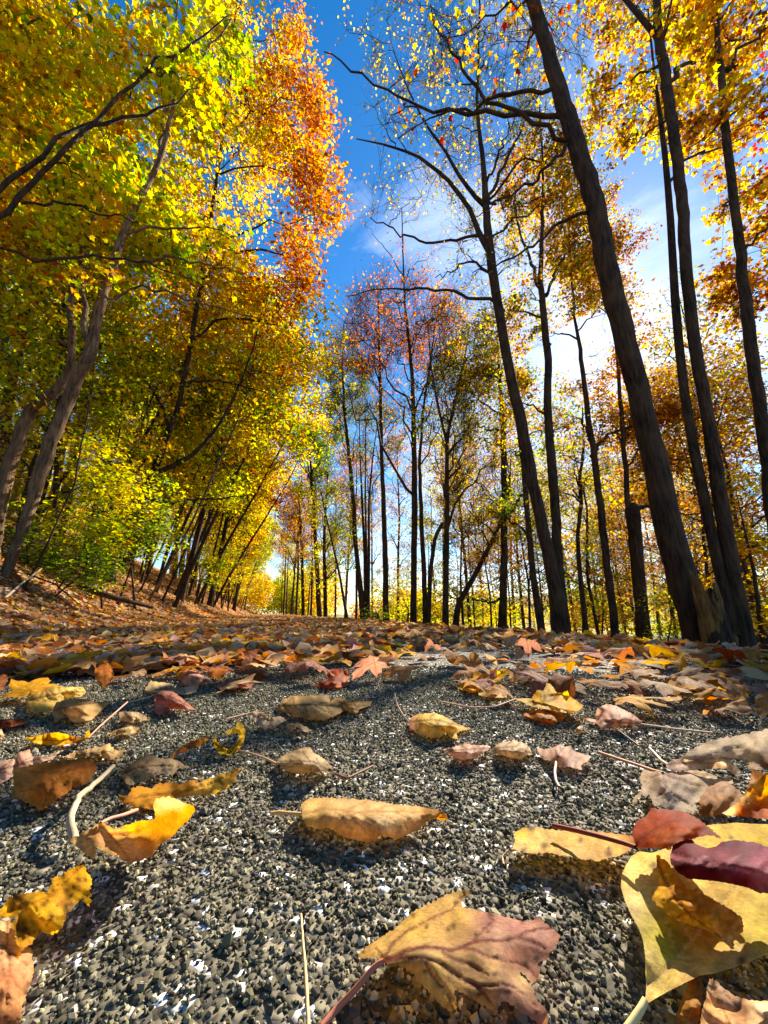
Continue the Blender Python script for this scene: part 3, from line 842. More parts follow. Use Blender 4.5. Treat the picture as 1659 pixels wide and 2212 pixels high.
make_tree('overhanging_tree', 'tree outside the left edge whose long dark boughs reach up into the yellow leaves', 55, dist=3.4,
          path=[(-260, 1240, 60), (-235, 1000, 50), (-200, 760, 44), (-150, 600, 38), (-100, 500, 30), (-60, 460, 24), (-60, 330, 18), (-80, 100, 10)],
          extra=[dict(path=[(-100, 530, 20), (-40, 500, 17), (0, 468, 15), (50, 420, 14), (110, 350, 12), (165, 300, 11), (210, 268, 10), (265, 248, 8), (320, 243, 7), (380, 225, 4), (430, 190, 2)], dd=.6),
                 dict(path=[(-70, 470, 17), (0, 412, 14), (50, 368, 13), (95, 330, 12), (150, 285, 10), (200, 262, 9), (255, 215, 8), (300, 170, 7), (340, 130, 6), (420, 90, 5), (490, 35, 3)], dd=.7),
                 dict(path=[(-100, 560, 12), (0, 533, 9), (60, 556, 9), (130, 562, 8), (210, 556, 7), (300, 562, 5), (380, 590, 3), (430, 610, 2)], dd=.7),
                 dict(path=[(45, 440, 8), (130, 438, 7), (200, 455, 5), (300, 480, 3)], dd=.4)],
          crown=[ell(110, 330, 150, 110, 4.0, .6), ell(300, 190, 140, 110, 4.2, .6), ell(30, 180, 120, 120, 3.9, .7), ell(120, 590, 120, 60, 4.2, .5, .3)],
          mix={'yellow': .4, 'gold': .3, 'lime': .3, 'orange': .08}, templ=MAPLE, ncl=150, lpc=30, lsize=0.078, asc=0.4, limbs=8, ntw=5, tlen=0.34, spread=0.09, thin=0.0035, k=14, gap=False)
make_tree('dark_stem_tree', 'thin dark stem between the bent trunk and the pale trunk', 56, dist=6.0,
          path=[(118, 1120, 12), (124, 960, 11), (130, 850, 10), (132, 760, 9), (135, 664, 8), (142, 560, 6), (150, 450, 4)],
          crown=[ell(170, 620, 110, 90, 6.3, .9), ell(240, 800, 100, 80, 6.6, .9)], mix={'lime': .5, 'yellow': .4, 'olive': .25}, ncl=130, lpc=60, lsize=0.075, limbs=9, spread=0.13, thin=0.0045, gap=False)

c1 = at(540, 780, 13)
make_tree('golden_tree', 'golden leafed tree next along the left side, below the great orange maple', 57, dist=12.0,
          path=[(388, 1302, 15), (420, 1180, 12), (450, 1060, 11), (485, 930, 9), (515, 820, 7), (535, 720, 5), (548, 640, 3)],
          crown=[ell(580, 730, 56, 85, 13, 1.6), ell(560, 850, 66, 80, 13, 1.6), ell(500, 750, 110, 110, 12.6, 1.6), ell(470, 880, 90, 80, 12.4, 1.5), ell(590, 640, 70, 70, 12.6, 1.5, .5)],
          mix={'gold': .55, 'yellow': .35, 'orange': .18, 'lime': .1}, ncl=330, lpc=110, lsize=0.10, asc=.8, limbs=18, ntw=6, tlen=.65, spread=.2, thin=.007, gap=False)
make_tree('olive_tree', 'olive and yellow tree standing behind the golden one on the left side', 58, dist=18.0,
          path=[(452, 1310, 13), (475, 1200, 10), (495, 1100, 9), (515, 1000, 7), (530, 920, 4), (540, 860, 3)],
          crown=[ell(550, 940, 46, 75, 18.5, 1.8), ell(520, 1030, 62, 75, 18.5, 1.8), ell(450, 980, 80, 80, 18, 1.8), ell(560, 1040, 25, 60, 18.5, 1.4, .4)],
          mix={'olive': .35, 'lime': .35, 'yellow': .35, 'gold': .25}, ncl=260, lpc=95, lsize=0.12, asc=.9, limbs=16, ntw=6, tlen=.8, spread=.25, thin=.008, gap=False)
make_tree('yellow_row_tree', 'small yellow tree near the far end of the left row', 59, dist=27.0,
          path=[(505, 1318, 9), (515, 1260, 7), (527, 1180, 6), (538, 1100, 4), (545, 1050, 2)],
          crown=[ell(548, 1100, 34, 70, 27.5, 2.4), ell(520, 1160, 50, 60, 27.5, 2.4), ell(565, 1190, 16, 50, 27.5, 2, .3)],
          mix={'yellow': .5, 'lime': .35, 'gold': .3}, ncl=200, lpc=80, lsize=0.15, asc=.9, limbs=12, ntw=6, tlen=1.0, spread=.3, thin=.01, gap=False)

# leaning poles along the bank
poles = [(322, 1297, 405, 1150, 510, 915, 7, 8.6, 'pale leaning pole nearest on the left bank, longest of the slanting saplings'),
         (300, 1282, 360, 1160, 430, 1010, 5, 9.4, 'thin leaning stem just left of the longest slanting sapling'),
         (352, 1296, 400, 1190, 452, 1060, 6, 9.8, 'slanting dark stem just right of the longest leaning sapling')]
for i, (x0, y0, x1, y1, x2, y2, w_, d_, lb) in enumerate(poles):
    make_tree('sapling', lb, 70 + i, dist=d_, path=[(x0, y0, w_), (x1, y1, w_ * .8), (x2, y2, w_ * .5), (x2 + (x2 - x1) * .5, y2 + (y2 - y1) * .6, 2)],
              crown=[ell(x2 + 10, y2 - 10, 50, 60, d_ + .3, .9)], ncl=36, lpc=50, lsize=.085, mix={'yellow': .5, 'lime': .5, 'gold': .2}, limbs=5, ntw=4, tlen=.45, spread=.14, thin=.0045, k=8,
              gap=False, mat=M_BARK_G if i == 0 else M_BARK, group='slanting saplings along the left bank')
make_tree('sapling', 'wavy thin sapling in front of the yellow-green shrubs beside the pale trunk', 74, dist=4.2,
          path=[(78, 1222, 6), (100, 1180, 6), (130, 1110, 5), (163, 1040, 4.5), (172, 975, 4), (188, 900, 3.5), (200, 830, 3), (206, 760, 2), (208, 700, 1.5)], crown=None, k=6, mat=M_BARK)

prng = np.random.default_rng(5)
ptr = (np.array([[0, 0, -.1], [.5, 0.05, 1.6], [1.15, 0, 3.4], [1.9, 0.1, 5.6], [2.4, 0, 7.6]]), np.array([.05, .042, .034, .024, .010]))


def ew(x, y, z, rx, ry, rz, wt=None):
    return (np.array([x, y, z], float), np.array([rx, ry, rz], float), wt)


POLE_L = 'slender leaning tree in the row of slanting trunks on the left bank'
GR_L = 'slanting trunks in the row along the left bank'
far_poles = []
k_ = 0
for row, (xl, y0, y1, n) in enumerate([(-2.7, 11, 44, 15), (-3.9, 9, 46, 13), (-5.6, 8, 50, 12)]):
    for t in np.linspace(0, 1, n):
        far_poles.append((xl + prng.uniform(-.45, .45), y0 + (y1 - y0) * t ** 1.25 + prng.uniform(-.5, .5), prng.uniform(.85, 1.35), prng.uniform(-.5, .5)))
protos = []
for i, mx_ in enumerate([{'yellow': .45, 'lime': .35, 'gold': .3}, {'lime': .5, 'olive': .4, 'green': .15}, {'gold': .6, 'orange': .18, 'yellow': .3}]):
    protos.append(make_tree('leaning_tree', POLE_L, 80 + i, trunk=ptr, crown=[ew(1.7, 0, 6.2, 1.3, 1.5, 2.0), ew(1.0, 0.2, 3.9, 1.1, 1.2, 1.2, .5), ew(2.6, 0, 7.6, 1.0, 1.2, 1.0)],
                            ncl=80, lpc=46, lsize=.13, mix=mx_, holes=.15, limbs=9, ntw=5, tlen=.6, spread=.22, thin=.007, asc=.8, k=7, gap=False, group=GR_L, mat=M_BARK))
for i, (x, y, s, rz) in enumerate(far_poles):
    z = float(ground_z(x, y))
    if i < 3:
        protos[i].location = (x, y, z); protos[i].rotation_euler = (0, 0, rz); protos[i].scale = (s,) * 3
    else:
        q = copy_tree(protos[i % 3 if prng.uniform() < .6 else int(prng.integers(3))], (x, y, z), rz, POLE_L, GR_L, s)
        q.rotation_euler = (prng.normal(0, .09), prng.normal(-.04, .12), rz + prng.normal(0, .35)); th__ = prng.uniform(.7, 1.25); q.scale = (s * th__, s * th__, s)

# hillside wood behind the left row
GB = 'tall leafy trees of the hillside wood on the left'
LB = 'tall leafy tree of the wood on the left hillside behind the row'
bt = (np.array([[0, 0, -.2], [.15, 0, 3], [.4, .1, 7], [.5, -.1, 11], [.7, 0, 15]]), np.array([.19, .16, .12, .08, .02]))
bprot = []
for i, mx_ in enumerate([{'lime': .5, 'yellow': .4, 'olive': .25}, {'gold': .5, 'yellow': .4, 'orange': .15}, {'green': .35, 'lime': .45, 'olive': .3}]):
    bprot.append(make_tree('woodland_tree', LB, 90 + i, trunk=bt, crown=[ew(.5, 0, 12, 2.6, 2.6, 3.2), ew(.3, .3, 8, 2.6, 2.6, 2.2), ew(.2, 0, 5, 2.0, 2.0, 1.5, .5)],
                           ncl=170, lpc=60, lsize=.15, mix=mx_, limbs=16, ntw=5, tlen=.8, spread=.28, thin=.008, asc=.5, k=9, gap=False, group=GB, mat=M_BARK_G))
brng = np.random.default_rng(9)
spots = []
for (xl, y0, y1, n) in [(-7.0, 3.5, 52, 13), (-10.0, 2.0, 56, 11), (-14, 20, 60, 5)]:
    for t in np.linspace(0, 1, n):
        spots.append((xl + brng.uniform(-1, 1), y0 + (y1 - y0) * t ** 1.2 + brng.uniform(-1, 1)))
for i, (x, y) in enumerate(spots):
    z = float(ground_z(x, y)); s = brng.uniform(.75, 1.05); rz = brng.uniform(0, 6.28)
    if i < 3:
        bprot[i].location = (x, y, z); bprot[i].rotation_euler = (0, 0, rz); bprot[i].scale = (s,) * 3
    else:
        copy_tree(bprot[int(brng.integers(3))], (x, y, z), rz, LB, GB, s)

# shrubs on the bank
def shrub(label, seed, base, tip, dist, crown, mix, ncl=70, lpc=34, lsize=.062, cat='shrub', name='shrub', w0=5, flat=.25):
    make_tree(name, label, seed, dist=dist, path=[(base[0], base[1], w0), ((base[0] + tip[0]) / 2 + 8, (base[1] + tip[1]) / 2, w0 * .7), (tip[0], tip[1], 1.5)], crown=crown, ncl=ncl, lpc=lpc,
              lsize=lsize, mix=mix, limbs=9, ntw=5, tlen=.34, tup=0.0, spread=.07, thin=.003, asc=.25, k=6, gap=False, cat=cat, flat=flat, droop=.15, limb_r=.008, zmin=.1)

shrub('bright yellow beech sapling in flat sprays behind the wavy stem', 101, (215, 1190), (190, 985), 5.4, [ell(195, 975, 70, 30, 5.4, .5), ell(215, 1040, 95, 28, 5.4, .5), ell(250, 1085, 60, 22, 5.4, .4)], {'yellow': .8, 'lime': .35}, ncl=85)
shrub('low yellow-green spray of leaves over the bank by the pale trunk', 102, (150, 1235), (190, 1150), 4.9, [ell(185, 1150, 90, 30, 5, .4), ell(200, 1185, 60, 16, 5, .4)], {'lime': .6, 'yellow': .5}, ncl=60)
shrub('dark green shrub at the foot of the slanting poles', 103, (270, 1262), (300, 1130), 6.4, [ell(310, 1110, 60, 40, 6.4, .5), ell(320, 1170, 60, 40, 6.4, .5), ell(250, 1150, 50, 40, 6.4, .4)], {'green': .5, 'lime': .5}, ncl=85)
shrub('green undergrowth sprawling down the bank below the yellow sprays', 104, (150, 1262), (190, 1215), 4.6, [ell(170, 1215, 70, 22, 4.6, .35), ell(240, 1245, 70, 18, 4.9, .3)], {'green': .6, 'lime': .45}, ncl=70, lsize=.05)
shrub('lime green shrub with drooping sprays between the dark forked trunk and the pale trunk', 105, (285, 1240), (250, 1010), 6.8, [ell(270, 1000, 80, 45, 7, .6), ell(330, 1060, 60, 40, 7, .6), ell(170, 900, 80, 60, 7, .6)], {'lime': .6, 'green': .35, 'yellow': .2}, ncl=100, lsize=.065)
shrub('olive shrub at the left picture edge under the bent trunk', 106, (60, 1235), (40, 1100), 5.4, [ell(30, 1120, 60, 40, 5.5, .4), ell(60, 1190, 60, 25, 5.5, .4)], {'olive': .5, 'lime': .4, 'green': .2}, ncl=60)
shrub('yellow-green shrub at the foot of the far left row', 107, (420, 1308), (430, 1220), 14, [ell(430, 1230, 50, 35, 14, 1.2), ell(470, 1200, 50, 40, 15, 1.2)], {'lime': .5, 'yellow': .4, 'olive': .3}, ncl=80, lsize=.11)

# right hand undergrowth
shrub('golden leafed sapling low at the right edge behind the twin stems', 111, (1652, 1418), (1590, 1060), 5.0, [ell(1640, 1180, 55, 40, 5.2, .5), ell(1630, 1310, 60, 50, 5.2, .5), ell(1600, 1080, 50, 40, 5.4, .5)], {'gold': .6, 'yellow': .5, 'orange': .15}, ncl=60, lpc=50, lsize=.07, w0=14, flat=.4)
shrub('orange and yellow bush between the crooked stem and the snapped trunk', 112, (1300, 1380), (1290, 1260), 11, [ell(1290, 1290, 80, 60, 11.5, 1.2), ell(1400, 1320, 70, 50, 11, 1.0)], {'gold': .5, 'orange': .3, 'brown': .3}, ncl=90, lpc=40, lsize=.07)
shrub('pale lime bush at the foot of the thick leaning trunk', 113, (1440, 1400), (1445, 1290), 6.0, [ell(1440, 1330, 50, 40, 6.2, .5), ell(1430, 1375, 40, 20, 6, .4)], {'lime': .5, 'yellow': .4}, ncl=45, lpc=30, lsize=.05)
shrub('small bright green plant at the road edge below the dark clump', 114, (808, 1345), (812, 1320), 9.5, [ell(812, 1328, 20, 12, 9.5, .3)], {'green': .5, 'lime': .7}, ncl=25, lpc=30, lsize=.05)
shrub('yellow bush behind the tallest middle trunk', 115, (880, 1350), (870, 1290), 16, [ell(870, 1300, 60, 35, 17, 1.5), ell(950, 1320, 60, 25, 16, 1.2)], {'yellow': .5, 'lime': .5, 'gold': .3}, ncl=70, lpc=40, lsize=.1)

GRR = 'thin upright trees behind the right verge'
LRR = 'thin upright tree among the trunks behind the right verge'
rt = (np.array([[0, 0, -.2], [-.08, 0, 3], [-.2, .1, 6], [-.25, 0, 9], [-.4, 0, 11.5]]), np.array([.085, .07, .055, .035, .008]))
rprot = []
for i, mx_ in enumerate([{'gold': .55, 'yellow': .2, 'brown': .3}, {'olive': .5, 'gold': .35, 'lime': .15}, {'rust': .4, 'brown': .3, 'gold': .3}]):
    rprot.append(make_tree('verge_tree', LRR, 120 + i, trunk=rt, crown=[ew(-.2, 0, 8.6, 1.3, 1.3, 2.6), ew(-.1, 0, 5.0, 1.2, 1.2, 1.6, .6)],
                           ncl=140, lpc=40, lsize=.09, mix=mx_, limbs=12, ntw=6, tlen=.6, tup=.9, spread=.16, thin=.006, asc=1.2, k=7, gap=False, group=GRR, mat=M_BARK))
rrng = np.random.default_rng(19)
rs = []
for (px, d) in [(1015, 15), (1045, 19), (1130, 16), (1110, 22), (1240, 19), (1290, 22), (1345, 21), (1420, 22), (1500, 21), (1580, 13), (1620, 10), (1650, 11), (960, 17), (940, 22), (860, 19), (805, 24),
                (770, 21), (745, 24), (725, 27), (672, 24), (640, 27), (628, 32), (612, 34), (665, 33), (700, 36), (618, 42), (1190, 20), (1370, 19), (1540, 20), (607, 50), (632, 52)]:
    p = at(px, 1330, d); rs.append((p[0], p[1]))
for i, (x, y) in enumerate(rs):
    z = float(ground_z(x, y)); s = rrng.uniform(.7, 1.1); rz = rrng.uniform(0, 6.28)
    if i < 3:
        rprot[i].location = (x, y, z); rprot[i].rotation_euler = (0, 0, rz); rprot[i].scale = (s,) * 3
    else:
        copy_tree(rprot[int(rrng.integers(3))], (x, y, z), rz, LRR, GRR, s)

GU = 'airy small trees of the undergrowth right of the road'
LU = 'airy small golden tree in the undergrowth behind the right trunks'
ut = (np.array([[0, 0, -.2], [.1, 0, 1.5], [-.05, .1, 3], [.1, 0, 5]]), np.array([.04, .03, .02, .006]))
uprot = []
for i, mx_ in enumerate([{'gold': .55, 'yellow': .2, 'brown': .3}, {'rust': .4, 'brown': .35, 'gold': .3}, {'lime': .3, 'olive': .4, 'gold': .25}, {'olive': .5, 'gold': .3, 'brown': .35}]):
    uprot.append(make_tree('understory_tree', LU if i == 0 else ['', 'airy small rusty tree in the undergrowth behind the right trunks', 'airy small lime tree in the undergrowth behind the right trunks', 'airy small olive tree in the undergrowth behind the right trunks'][i],
                           130 + i, trunk=ut, crown=[ew(0, 0, 2.6, 1.3, 1.3, 2.0), ew(0, 0, 4.6, 1.0, 1.0, 1.0)], ncl=120, lpc=34, lsize=.07, mix=mx_, limbs=12, ntw=5, tlen=.42, tup=.2, spread=.09, thin=.0045, asc=.5, k=6, gap=False, group=GU, zmin=.1))
urng = np.random.default_rng(23)
us = [(1000, 12), (1060, 11), (1140, 11), (1230, 9.5), (1290, 9), (1345, 13), (1400, 9), (1450, 10), (1500, 8), (1550, 7.5), (1600, 7), (1650, 6.5), (1100, 16), (1200, 15), (1310, 17), (1420, 16), (1520, 14), (1620, 12), (1040, 19), (930, 18), (970, 23), (880, 26), (1260, 22), (1380, 24), (1480, 20), (1580, 18), (840, 30), (790, 28), (1025, 14), (1085, 13.5), (1170, 12.5), (1265, 13), (1330, 11), (1375, 14), (1475, 13), (1535, 11), (1610, 9), (1660, 9), (1070, 21), (1150, 20), (1340, 20), (1450, 22), (1550, 17), (1640, 15), (990, 16)]
for i, (px, d) in enumerate(us):
    p = at(px, 1330, d); z = float(ground_z(p[0], p[1])); s = urng.uniform(.7, 1.25); rz = urng.uniform(0, 6.28)
    if i < 4:
        uprot[i].location = (p[0], p[1], z); uprot[i].rotation_euler = (0, 0, rz); uprot[i].scale = (s,) * 3
    else:
        q = uprot[int(urng.integers(4))]
        copy_tree(q, (p[0], p[1], z), rz, q['label'], GU, s)

GL = 'bright yellow-green undergrowth between the slanting trunks on the left bank'
LL = 'bright yellow-green small tree filling the space between the slanting left trunks'
lrng = np.random.default_rng(61)
lprot = []
for i, mx_ in enumerate([{'lime': .5, 'yellow': .5, 'green': .12}, {'yellow': .6, 'gold': .35, 'lime': .25}]):
    lprot.append(make_tree('understory_tree', LL, 140 + i, trunk=ut, crown=[ew(.1, 0, 2.2, 1.5, 1.5, 1.5), ew(.4, 0, 3.8, 1.2, 1.2, 1.1)], ncl=110, lpc=34, lsize=.085, mix=mx_, limbs=12, ntw=5, tlen=.5, tup=.05, spread=.1, thin=.0045, asc=.3, k=6, gap=False, group=GL, zmin=.1, layer=.3))
for i in range(30):
    t = i / 29
    x = -2.5 - 4.5 * lrng.uniform() ** 1.3; y = 6.5 + 36 * t ** 1.4 + lrng.uniform(-1, 1); z = float(ground_z(x, y)); s = lrng.uniform(.55, 1.05); rz = lrng.uniform(0, 6.28)
    if i < 2:
        lprot[i].location = (x, y, z); lprot[i].rotation_euler = (0, 0, rz); lprot[i].scale = (s,) * 3
    else:
        copy_tree(lprot[int(lrng.integers(2))], (x, y, z), rz, LL, GL, s)

# ------------------------------------------------------------------ the far wood: one mass of foliage nobody could count
frng = np.random.default_rng(77)
Pf = []; Cf = []; Sf = []
def mass(cx, cy, rx, ry, h, n, mix, size, z0=None):
    d = norm(frng.normal(0, 1, (n, 3))) * (frng.uniform(.55, 1, (n, 1)))
    z = (float(ground_z(cx, cy)) if z0 is None else z0)
    P = np.array([cx, cy, z + h * .5]) + d * np.array([rx, ry, h * .55])
    P = P[P[:, 2] > z - .2]
    Pf.append(P); Cf.append(pal_cols(frng, len(P), mix)); Sf.append(size * frng.uniform(.6, 1.3, len(P)))

mixes = [{'gold': .5, 'yellow': .4, 'orange': .2}, {'yellow': .5, 'lime': .5}, {'orange': .4, 'rust': .3, 'gold': .3}, {'lime': .5, 'olive': .5}, {'gold': .5, 'brown': .4}]
for i in range(16):                                       # closing the end of the road
    mass(frng.uniform(-8, 8), frng.uniform(48, 70), 3.2, 3, frng.uniform(5, 8), 2600, mixes[int(frng.integers(2))], .28)
for i in range(16):                                       # up the hillside
    mass(frng.uniform(-30, -15), frng.uniform(4, 70), 4.5, 4.5, frng.uniform(4, 7), 2000, mixes[[0, 1, 1, 3][int(frng.integers(4))]], .3)
for i in range(26):                                       # beyond the meadow
    a = frng.uniform(5, 70); r = frng.uniform(60, 100)
    cx, cy = r * math.sin(math.radians(a + 8)), r * math.cos(math.radians(a + 8))
    mass(cx, cy, 5, 5, frng.uniform(4, 7.5), 1500, mixes[int(frng.integers(5))], .45, -1.8)
for i in range(22):                                       # bushes at the wood edge on the right
    px = frng.uniform(800, 1700); d = frng.uniform(15, 28)
    p = at(px, 1330, d)
    mass(p[0], p[1], 1.6, 1.6, frng.uniform(1.0, 2.6), 900, mixes[[0, 1, 4, 1][int(frng.integers(4))]], .12)
Pf = np.concatenate(Pf); Cf = np.concatenate(Cf); Sf = np.concatenate(Sf)
fw = link('far_woodland', leaf_cloud('far_woodland', Pf, Sf, frng, Cf), M_CROWN)
tag(fw, 'distant mass of yellow and orange autumn foliage closing the view behind the trunks', 'woodland', kind='stuff')
# ------------------------------------------------------------------ the asphalt path
rrg = np.random.default_rng(3)


def vnoise(x, y, seed, f):
    r = np.random.default_rng(seed)
    out = 0
    for _ in range(7):
        a = r.uniform(0, 6.28); k = f * r.uniform(.6, 1.7); ph = r.uniform(0, 6.28)
        out = out + np.sin((x * math.cos(a) + y * math.sin(a)) * k + ph)
    return out / 7 ** .5


def road_z(x, y):
    return 0.004 * 0 + 0.0025 * vnoise(x, y, 4, 9.0) - 0.002


def asphalt_material():
    m, n, l = new_mat('asphalt')
    t = n.new('ShaderNodeTexCoord')
    v = n.new('ShaderNodeTexVoronoi'); v.inputs['Scale'].default_value = 190
    l.new(t.outputs['Object'], v.inputs['Vector'])
    v2 = n.new('ShaderNodeTexVoronoi'); v2.inputs['Scale'].default_value = 120
    l.new(t.outputs['Object'], v2.inputs['Vector'])
    nn = n.new('ShaderNodeTexNoise'); nn.inputs['Scale'].default_value = 3.0; nn.inputs['Detail'].default_value = 6
    l.new(t.outputs['Object'], nn.inputs['Vector'])
    sp = n.new('ShaderNodeSeparateColor'); l.new(v.outputs['Color'], sp.inputs[0])
    r = n.new('ShaderNodeValToRGB')
    for e, (p_, c_) in zip([r.color_ramp.elements[0], r.color_ramp.elements[1], r.color_ramp.elements.new(.5), r.color_ramp.elements.new(.88)],
                           [(0, (.03, .026, .017)), (1, (.36, .31, .22)), (.5, (.11, .096, .066)), (.88, (.20, .175, .12))]):
        e.position = p_; e.color = (*c_, 1)
    l.new(sp.outputs[0], r.inputs[0])
    mr_ = n.new('ShaderNodeMapRange'); mr_.inputs['To Min'].default_value = .6; mr_.inputs['To Max'].default_value = 1.2
    mr_.inputs['From Min'].default_value = .3; mr_.inputs['From Max'].default_value = .7
    l.new(nn.outputs['Fac'], mr_.inputs[0])
    mm = n.new('ShaderNodeMixRGB'); mm.blend_type = 'MULTIPLY'; mm.inputs[0].default_value = 1
    l.new(r.outputs[0], mm.inputs[1]); l.new(mr_.outputs[0], mm.inputs[2])
    p = n.new('ShaderNodeBsdfPrincipled'); p.inputs['Roughness'].default_value = .85
    p.inputs['Specular IOR Level'].default_value = .25
    l.new(mm.outputs[0], p.inputs['Base Color'])
    ad = n.new('ShaderNodeMath'); ad.operation = 'ADD'
    l.new(v.outputs['Distance'], ad.inputs[0]); l.new(v2.outputs['Distance'], ad.inputs[1])
    bu = n.new('ShaderNodeBump'); bu.invert = True
    bu.inputs['Strength'].default_value = 1.0; bu.inputs['Distance'].default_value = .004
    l.new(ad.outputs[0], bu.inputs['Height']); l.new(bu.outputs[0], p.inputs['Normal'])
    o = n.new('ShaderNodeOutputMaterial'); l.new(p.outputs[0], o.inputs[0])
    return m


M_ASPH = asphalt_material()
rx = np.unique(np.round(np.concatenate([np.linspace(-1.75, 1.6, 60), np.linspace(-.8, 1.2, 120)]), 4))
ry = np.unique(np.round(np.concatenate([np.linspace(-1.5, 2.5, 240), np.linspace(2.5, 12, 90), np.linspace(12, 80, 80)]), 4))
road = link('road', grid_mesh('road', rx, ry, lambda x, y: road_z(x, y) - .03 * np.clip((np.abs(x + .075) - 1.62) / .06, 0, 1)), M_ASPH)
tag(road, kind='structure')

# coarse aggregate standing proud of the binder, near the lens
ico_v = []
ph = (1 + 5 ** .5) / 2
for a, b in ((1, ph), (-1, ph), (1, -ph), (-1, -ph)):
    ico_v += [(0, a, b), (a, b, 0), (b, 0, a)]
ico_v = np.array(ico_v) / math.sqrt(1 + ph * ph)
_f = []
for i in range(12):
    for j in range(i + 1, 12):
        for k in range(j + 1, 12):
            d = [np.linalg.norm(ico_v[i] - ico_v[j]), np.linalg.norm(ico_v[j] - ico_v[k]), np.linalg.norm(ico_v[i] - ico_v[k])]
            if max(d) < 1.1:
                nn_ = np.cross(ico_v[j] - ico_v[i], ico_v[k] - ico_v[i])
                _f.append((i, j, k) if nn_ @ ico_v[i] > 0 else (i, k, j))
ico_f = np.array(_f)


def aggregate(n_try, smin, smax, rmax, fall):
    az = rrg.uniform(-62, 62, n_try) * math.pi / 180 + YAW
    r = rmax * rrg.uniform(0.0, 1, n_try) ** fall
    r = np.maximum(r, .11)
    x = np.sin(az) * r; y = np.cos(az) * r - .02
    ok = (x > -1.7) & (x < 1.55)
    return x[ok], y[ok], rrg.uniform(0, 1, ok.sum()) ** 1.6 * (smax - smin) + smin


sx_, sy_, ss_ = [], [], []
for a in ((150000, .0010, .0026, 1.15, .62), (36000, .0020, .0040, 1.25, .62), (1300, .0036, .0070, 1.3, .6)):
    x, y, s = aggregate(*a); s = s * (.85 + .45 * np.hypot(x, y)); sx_.append(x); sy_.append(y); ss_.append(s)
sx_ = np.concatenate(sx_); sy_ = np.concatenate(sy_); ss_ = np.concatenate(ss_)
N = len(sx_)
V = ico_v[None] * rrg.uniform(.62, 1.25, (N, 12, 1))
q = norm(rrg.normal(0, 1, (N, 4)))
w_, x_, y_, z_ = q.T
Rm = np.stack([np.stack([1 - 2 * (y_ ** 2 + z_ ** 2), 2 * (x_ * y_ - z_ * w_), 2 * (x_ * z_ + y_ * w_)], -1),
               np.stack([2 * (x_ * y_ + z_ * w_), 1 - 2 * (x_ ** 2 + z_ ** 2), 2 * (y_ * z_ - x_ * w_)], -1),
               np.stack([2 * (x_ * z_ - y_ * w_), 2 * (y_ * z_ + x_ * w_), 1 - 2 * (x_ ** 2 + y_ ** 2)], -1)], 1)
V = V * np.stack([np.ones(N), rrg.uniform(.6, 1, N), rrg.uniform(.5, .9, N)], -1)[:, None, :]
V = np.einsum('nij,nkj->nki', Rm, V) * (ss_ * .62)[:, None, None]
V += np.stack([sx_, sy_, road_z(sx_, sy_) + ss_ * rrg.uniform(-.05, .42, N)], -1)[:, None, :]
g = rrg.choice([.045, .10, .165, .23, .30, .38], N, p=[.22, .27, .24, .15, .08, .04]) * rrg.uniform(.75, 1.25, N)
tint = np.stack([np.full(N, 1.0), rrg.uniform(.85, .92, N), rrg.uniform(.46, .66, N)], -1)
gv = link('gravel', mesh_np('gravel', V.reshape(-1, 3), [(ico_f[None] + (np.arange(N) * 12)[:, None, None]).reshape(-1, 3)],
                            col=np.repeat(g[:, None] * tint, 12, 0)), M_GRAVEL)
tag(gv, 'coarse grey stones bedded in the asphalt at the front', 'gravel', kind='stuff')

# ------------------------------------------------------------------ fallen leaves
def bend(X, Y, Z, camber, bow, tipcurl, edgecurl):
    """camber rolls the blade about its midrib, bow arches it from base to tip"""
    if abs(camber) > 1e-3:
        k = camber
        ang = X * k
        Xn = np.sin(ang) / k; Zc = -(1 - np.cos(ang)) / k
        X, Zadd = Xn, Zc
    else:
        Zadd = 0 * X
    Zl = Z + Zadd
    # along: integrate a curvature that grows to the tip
    ya = np.linspace(-.3, 1.15, 200)
    kap = bow + tipcurl * np.clip((ya - .45) / .55, 0, None) ** 1.5 * 3
    th = np.cumsum(kap) * (ya[1] - ya[0]); th -= np.interp(0, ya, th)
    th0 = np.interp(.5, ya, th) if tipcurl == 0 else 0
    th = th - th0
    yy = np.cumsum(np.cos(th)) * (ya[1] - ya[0]); zz = np.cumsum(np.sin(th)) * (ya[1] - ya[0])
    yy -= np.interp(0, ya, yy); zz -= np.interp(0, ya, zz)
    t = np.interp(Y, ya, th)
    Y2 = np.interp(Y, ya, yy) - np.sin(t) * Zl
    Z2 = np.interp(Y, ya, zz) + np.cos(t) * Zl
    return X, Y2, Z2


def paint(X, Y, vein, edge, c1, c2, cv, seed, spots=.2, brown=.35):
    r = np.random.default_rng(seed)
    n = .5 + .35 * vnoise(X, Y, seed, 5.0) + .25 * vnoise(X, Y, seed + 1, 14.0)
    n = np.clip(n, 0, 1)[:, None]
    c = np.array(c1) * (1 - n) + np.array(c2) * n
    e = (np.clip(edge, 0, 1) ** 5)[:, None] * brown * np.clip(.6 + .6 * vnoise(X, Y, seed + 2, 11), 0, 1)[:, None]
    c = c * (1 - e) + np.array([.22, .09, .025]) * e
    f = .82 + .2 * vnoise(X, Y, seed + 5, 55) [:, None]
    c = c * np.clip(f, .5, 1.2)
    v = np.clip(vein, 0, 1)[:, None] * .75
    c = c * (1 - v) + np.array(cv) * v
    if spots:
        px_, py_ = r.uniform(-.45, .45, 26), r.uniform(0, 1, 26)
        rad = r.uniform(.006, .022, 26)
        d = np.min(np.hypot(X[:, None] - px_, Y[:, None] - py_) / rad, 1)
        s = (d < 1)[:, None] * spots * 3
        c = c * (1 - np.clip(s, 0, .9)) + np.array([.04, .022, .012]) * np.clip(s, 0, .9)
    return np.clip(c, .004, 1)


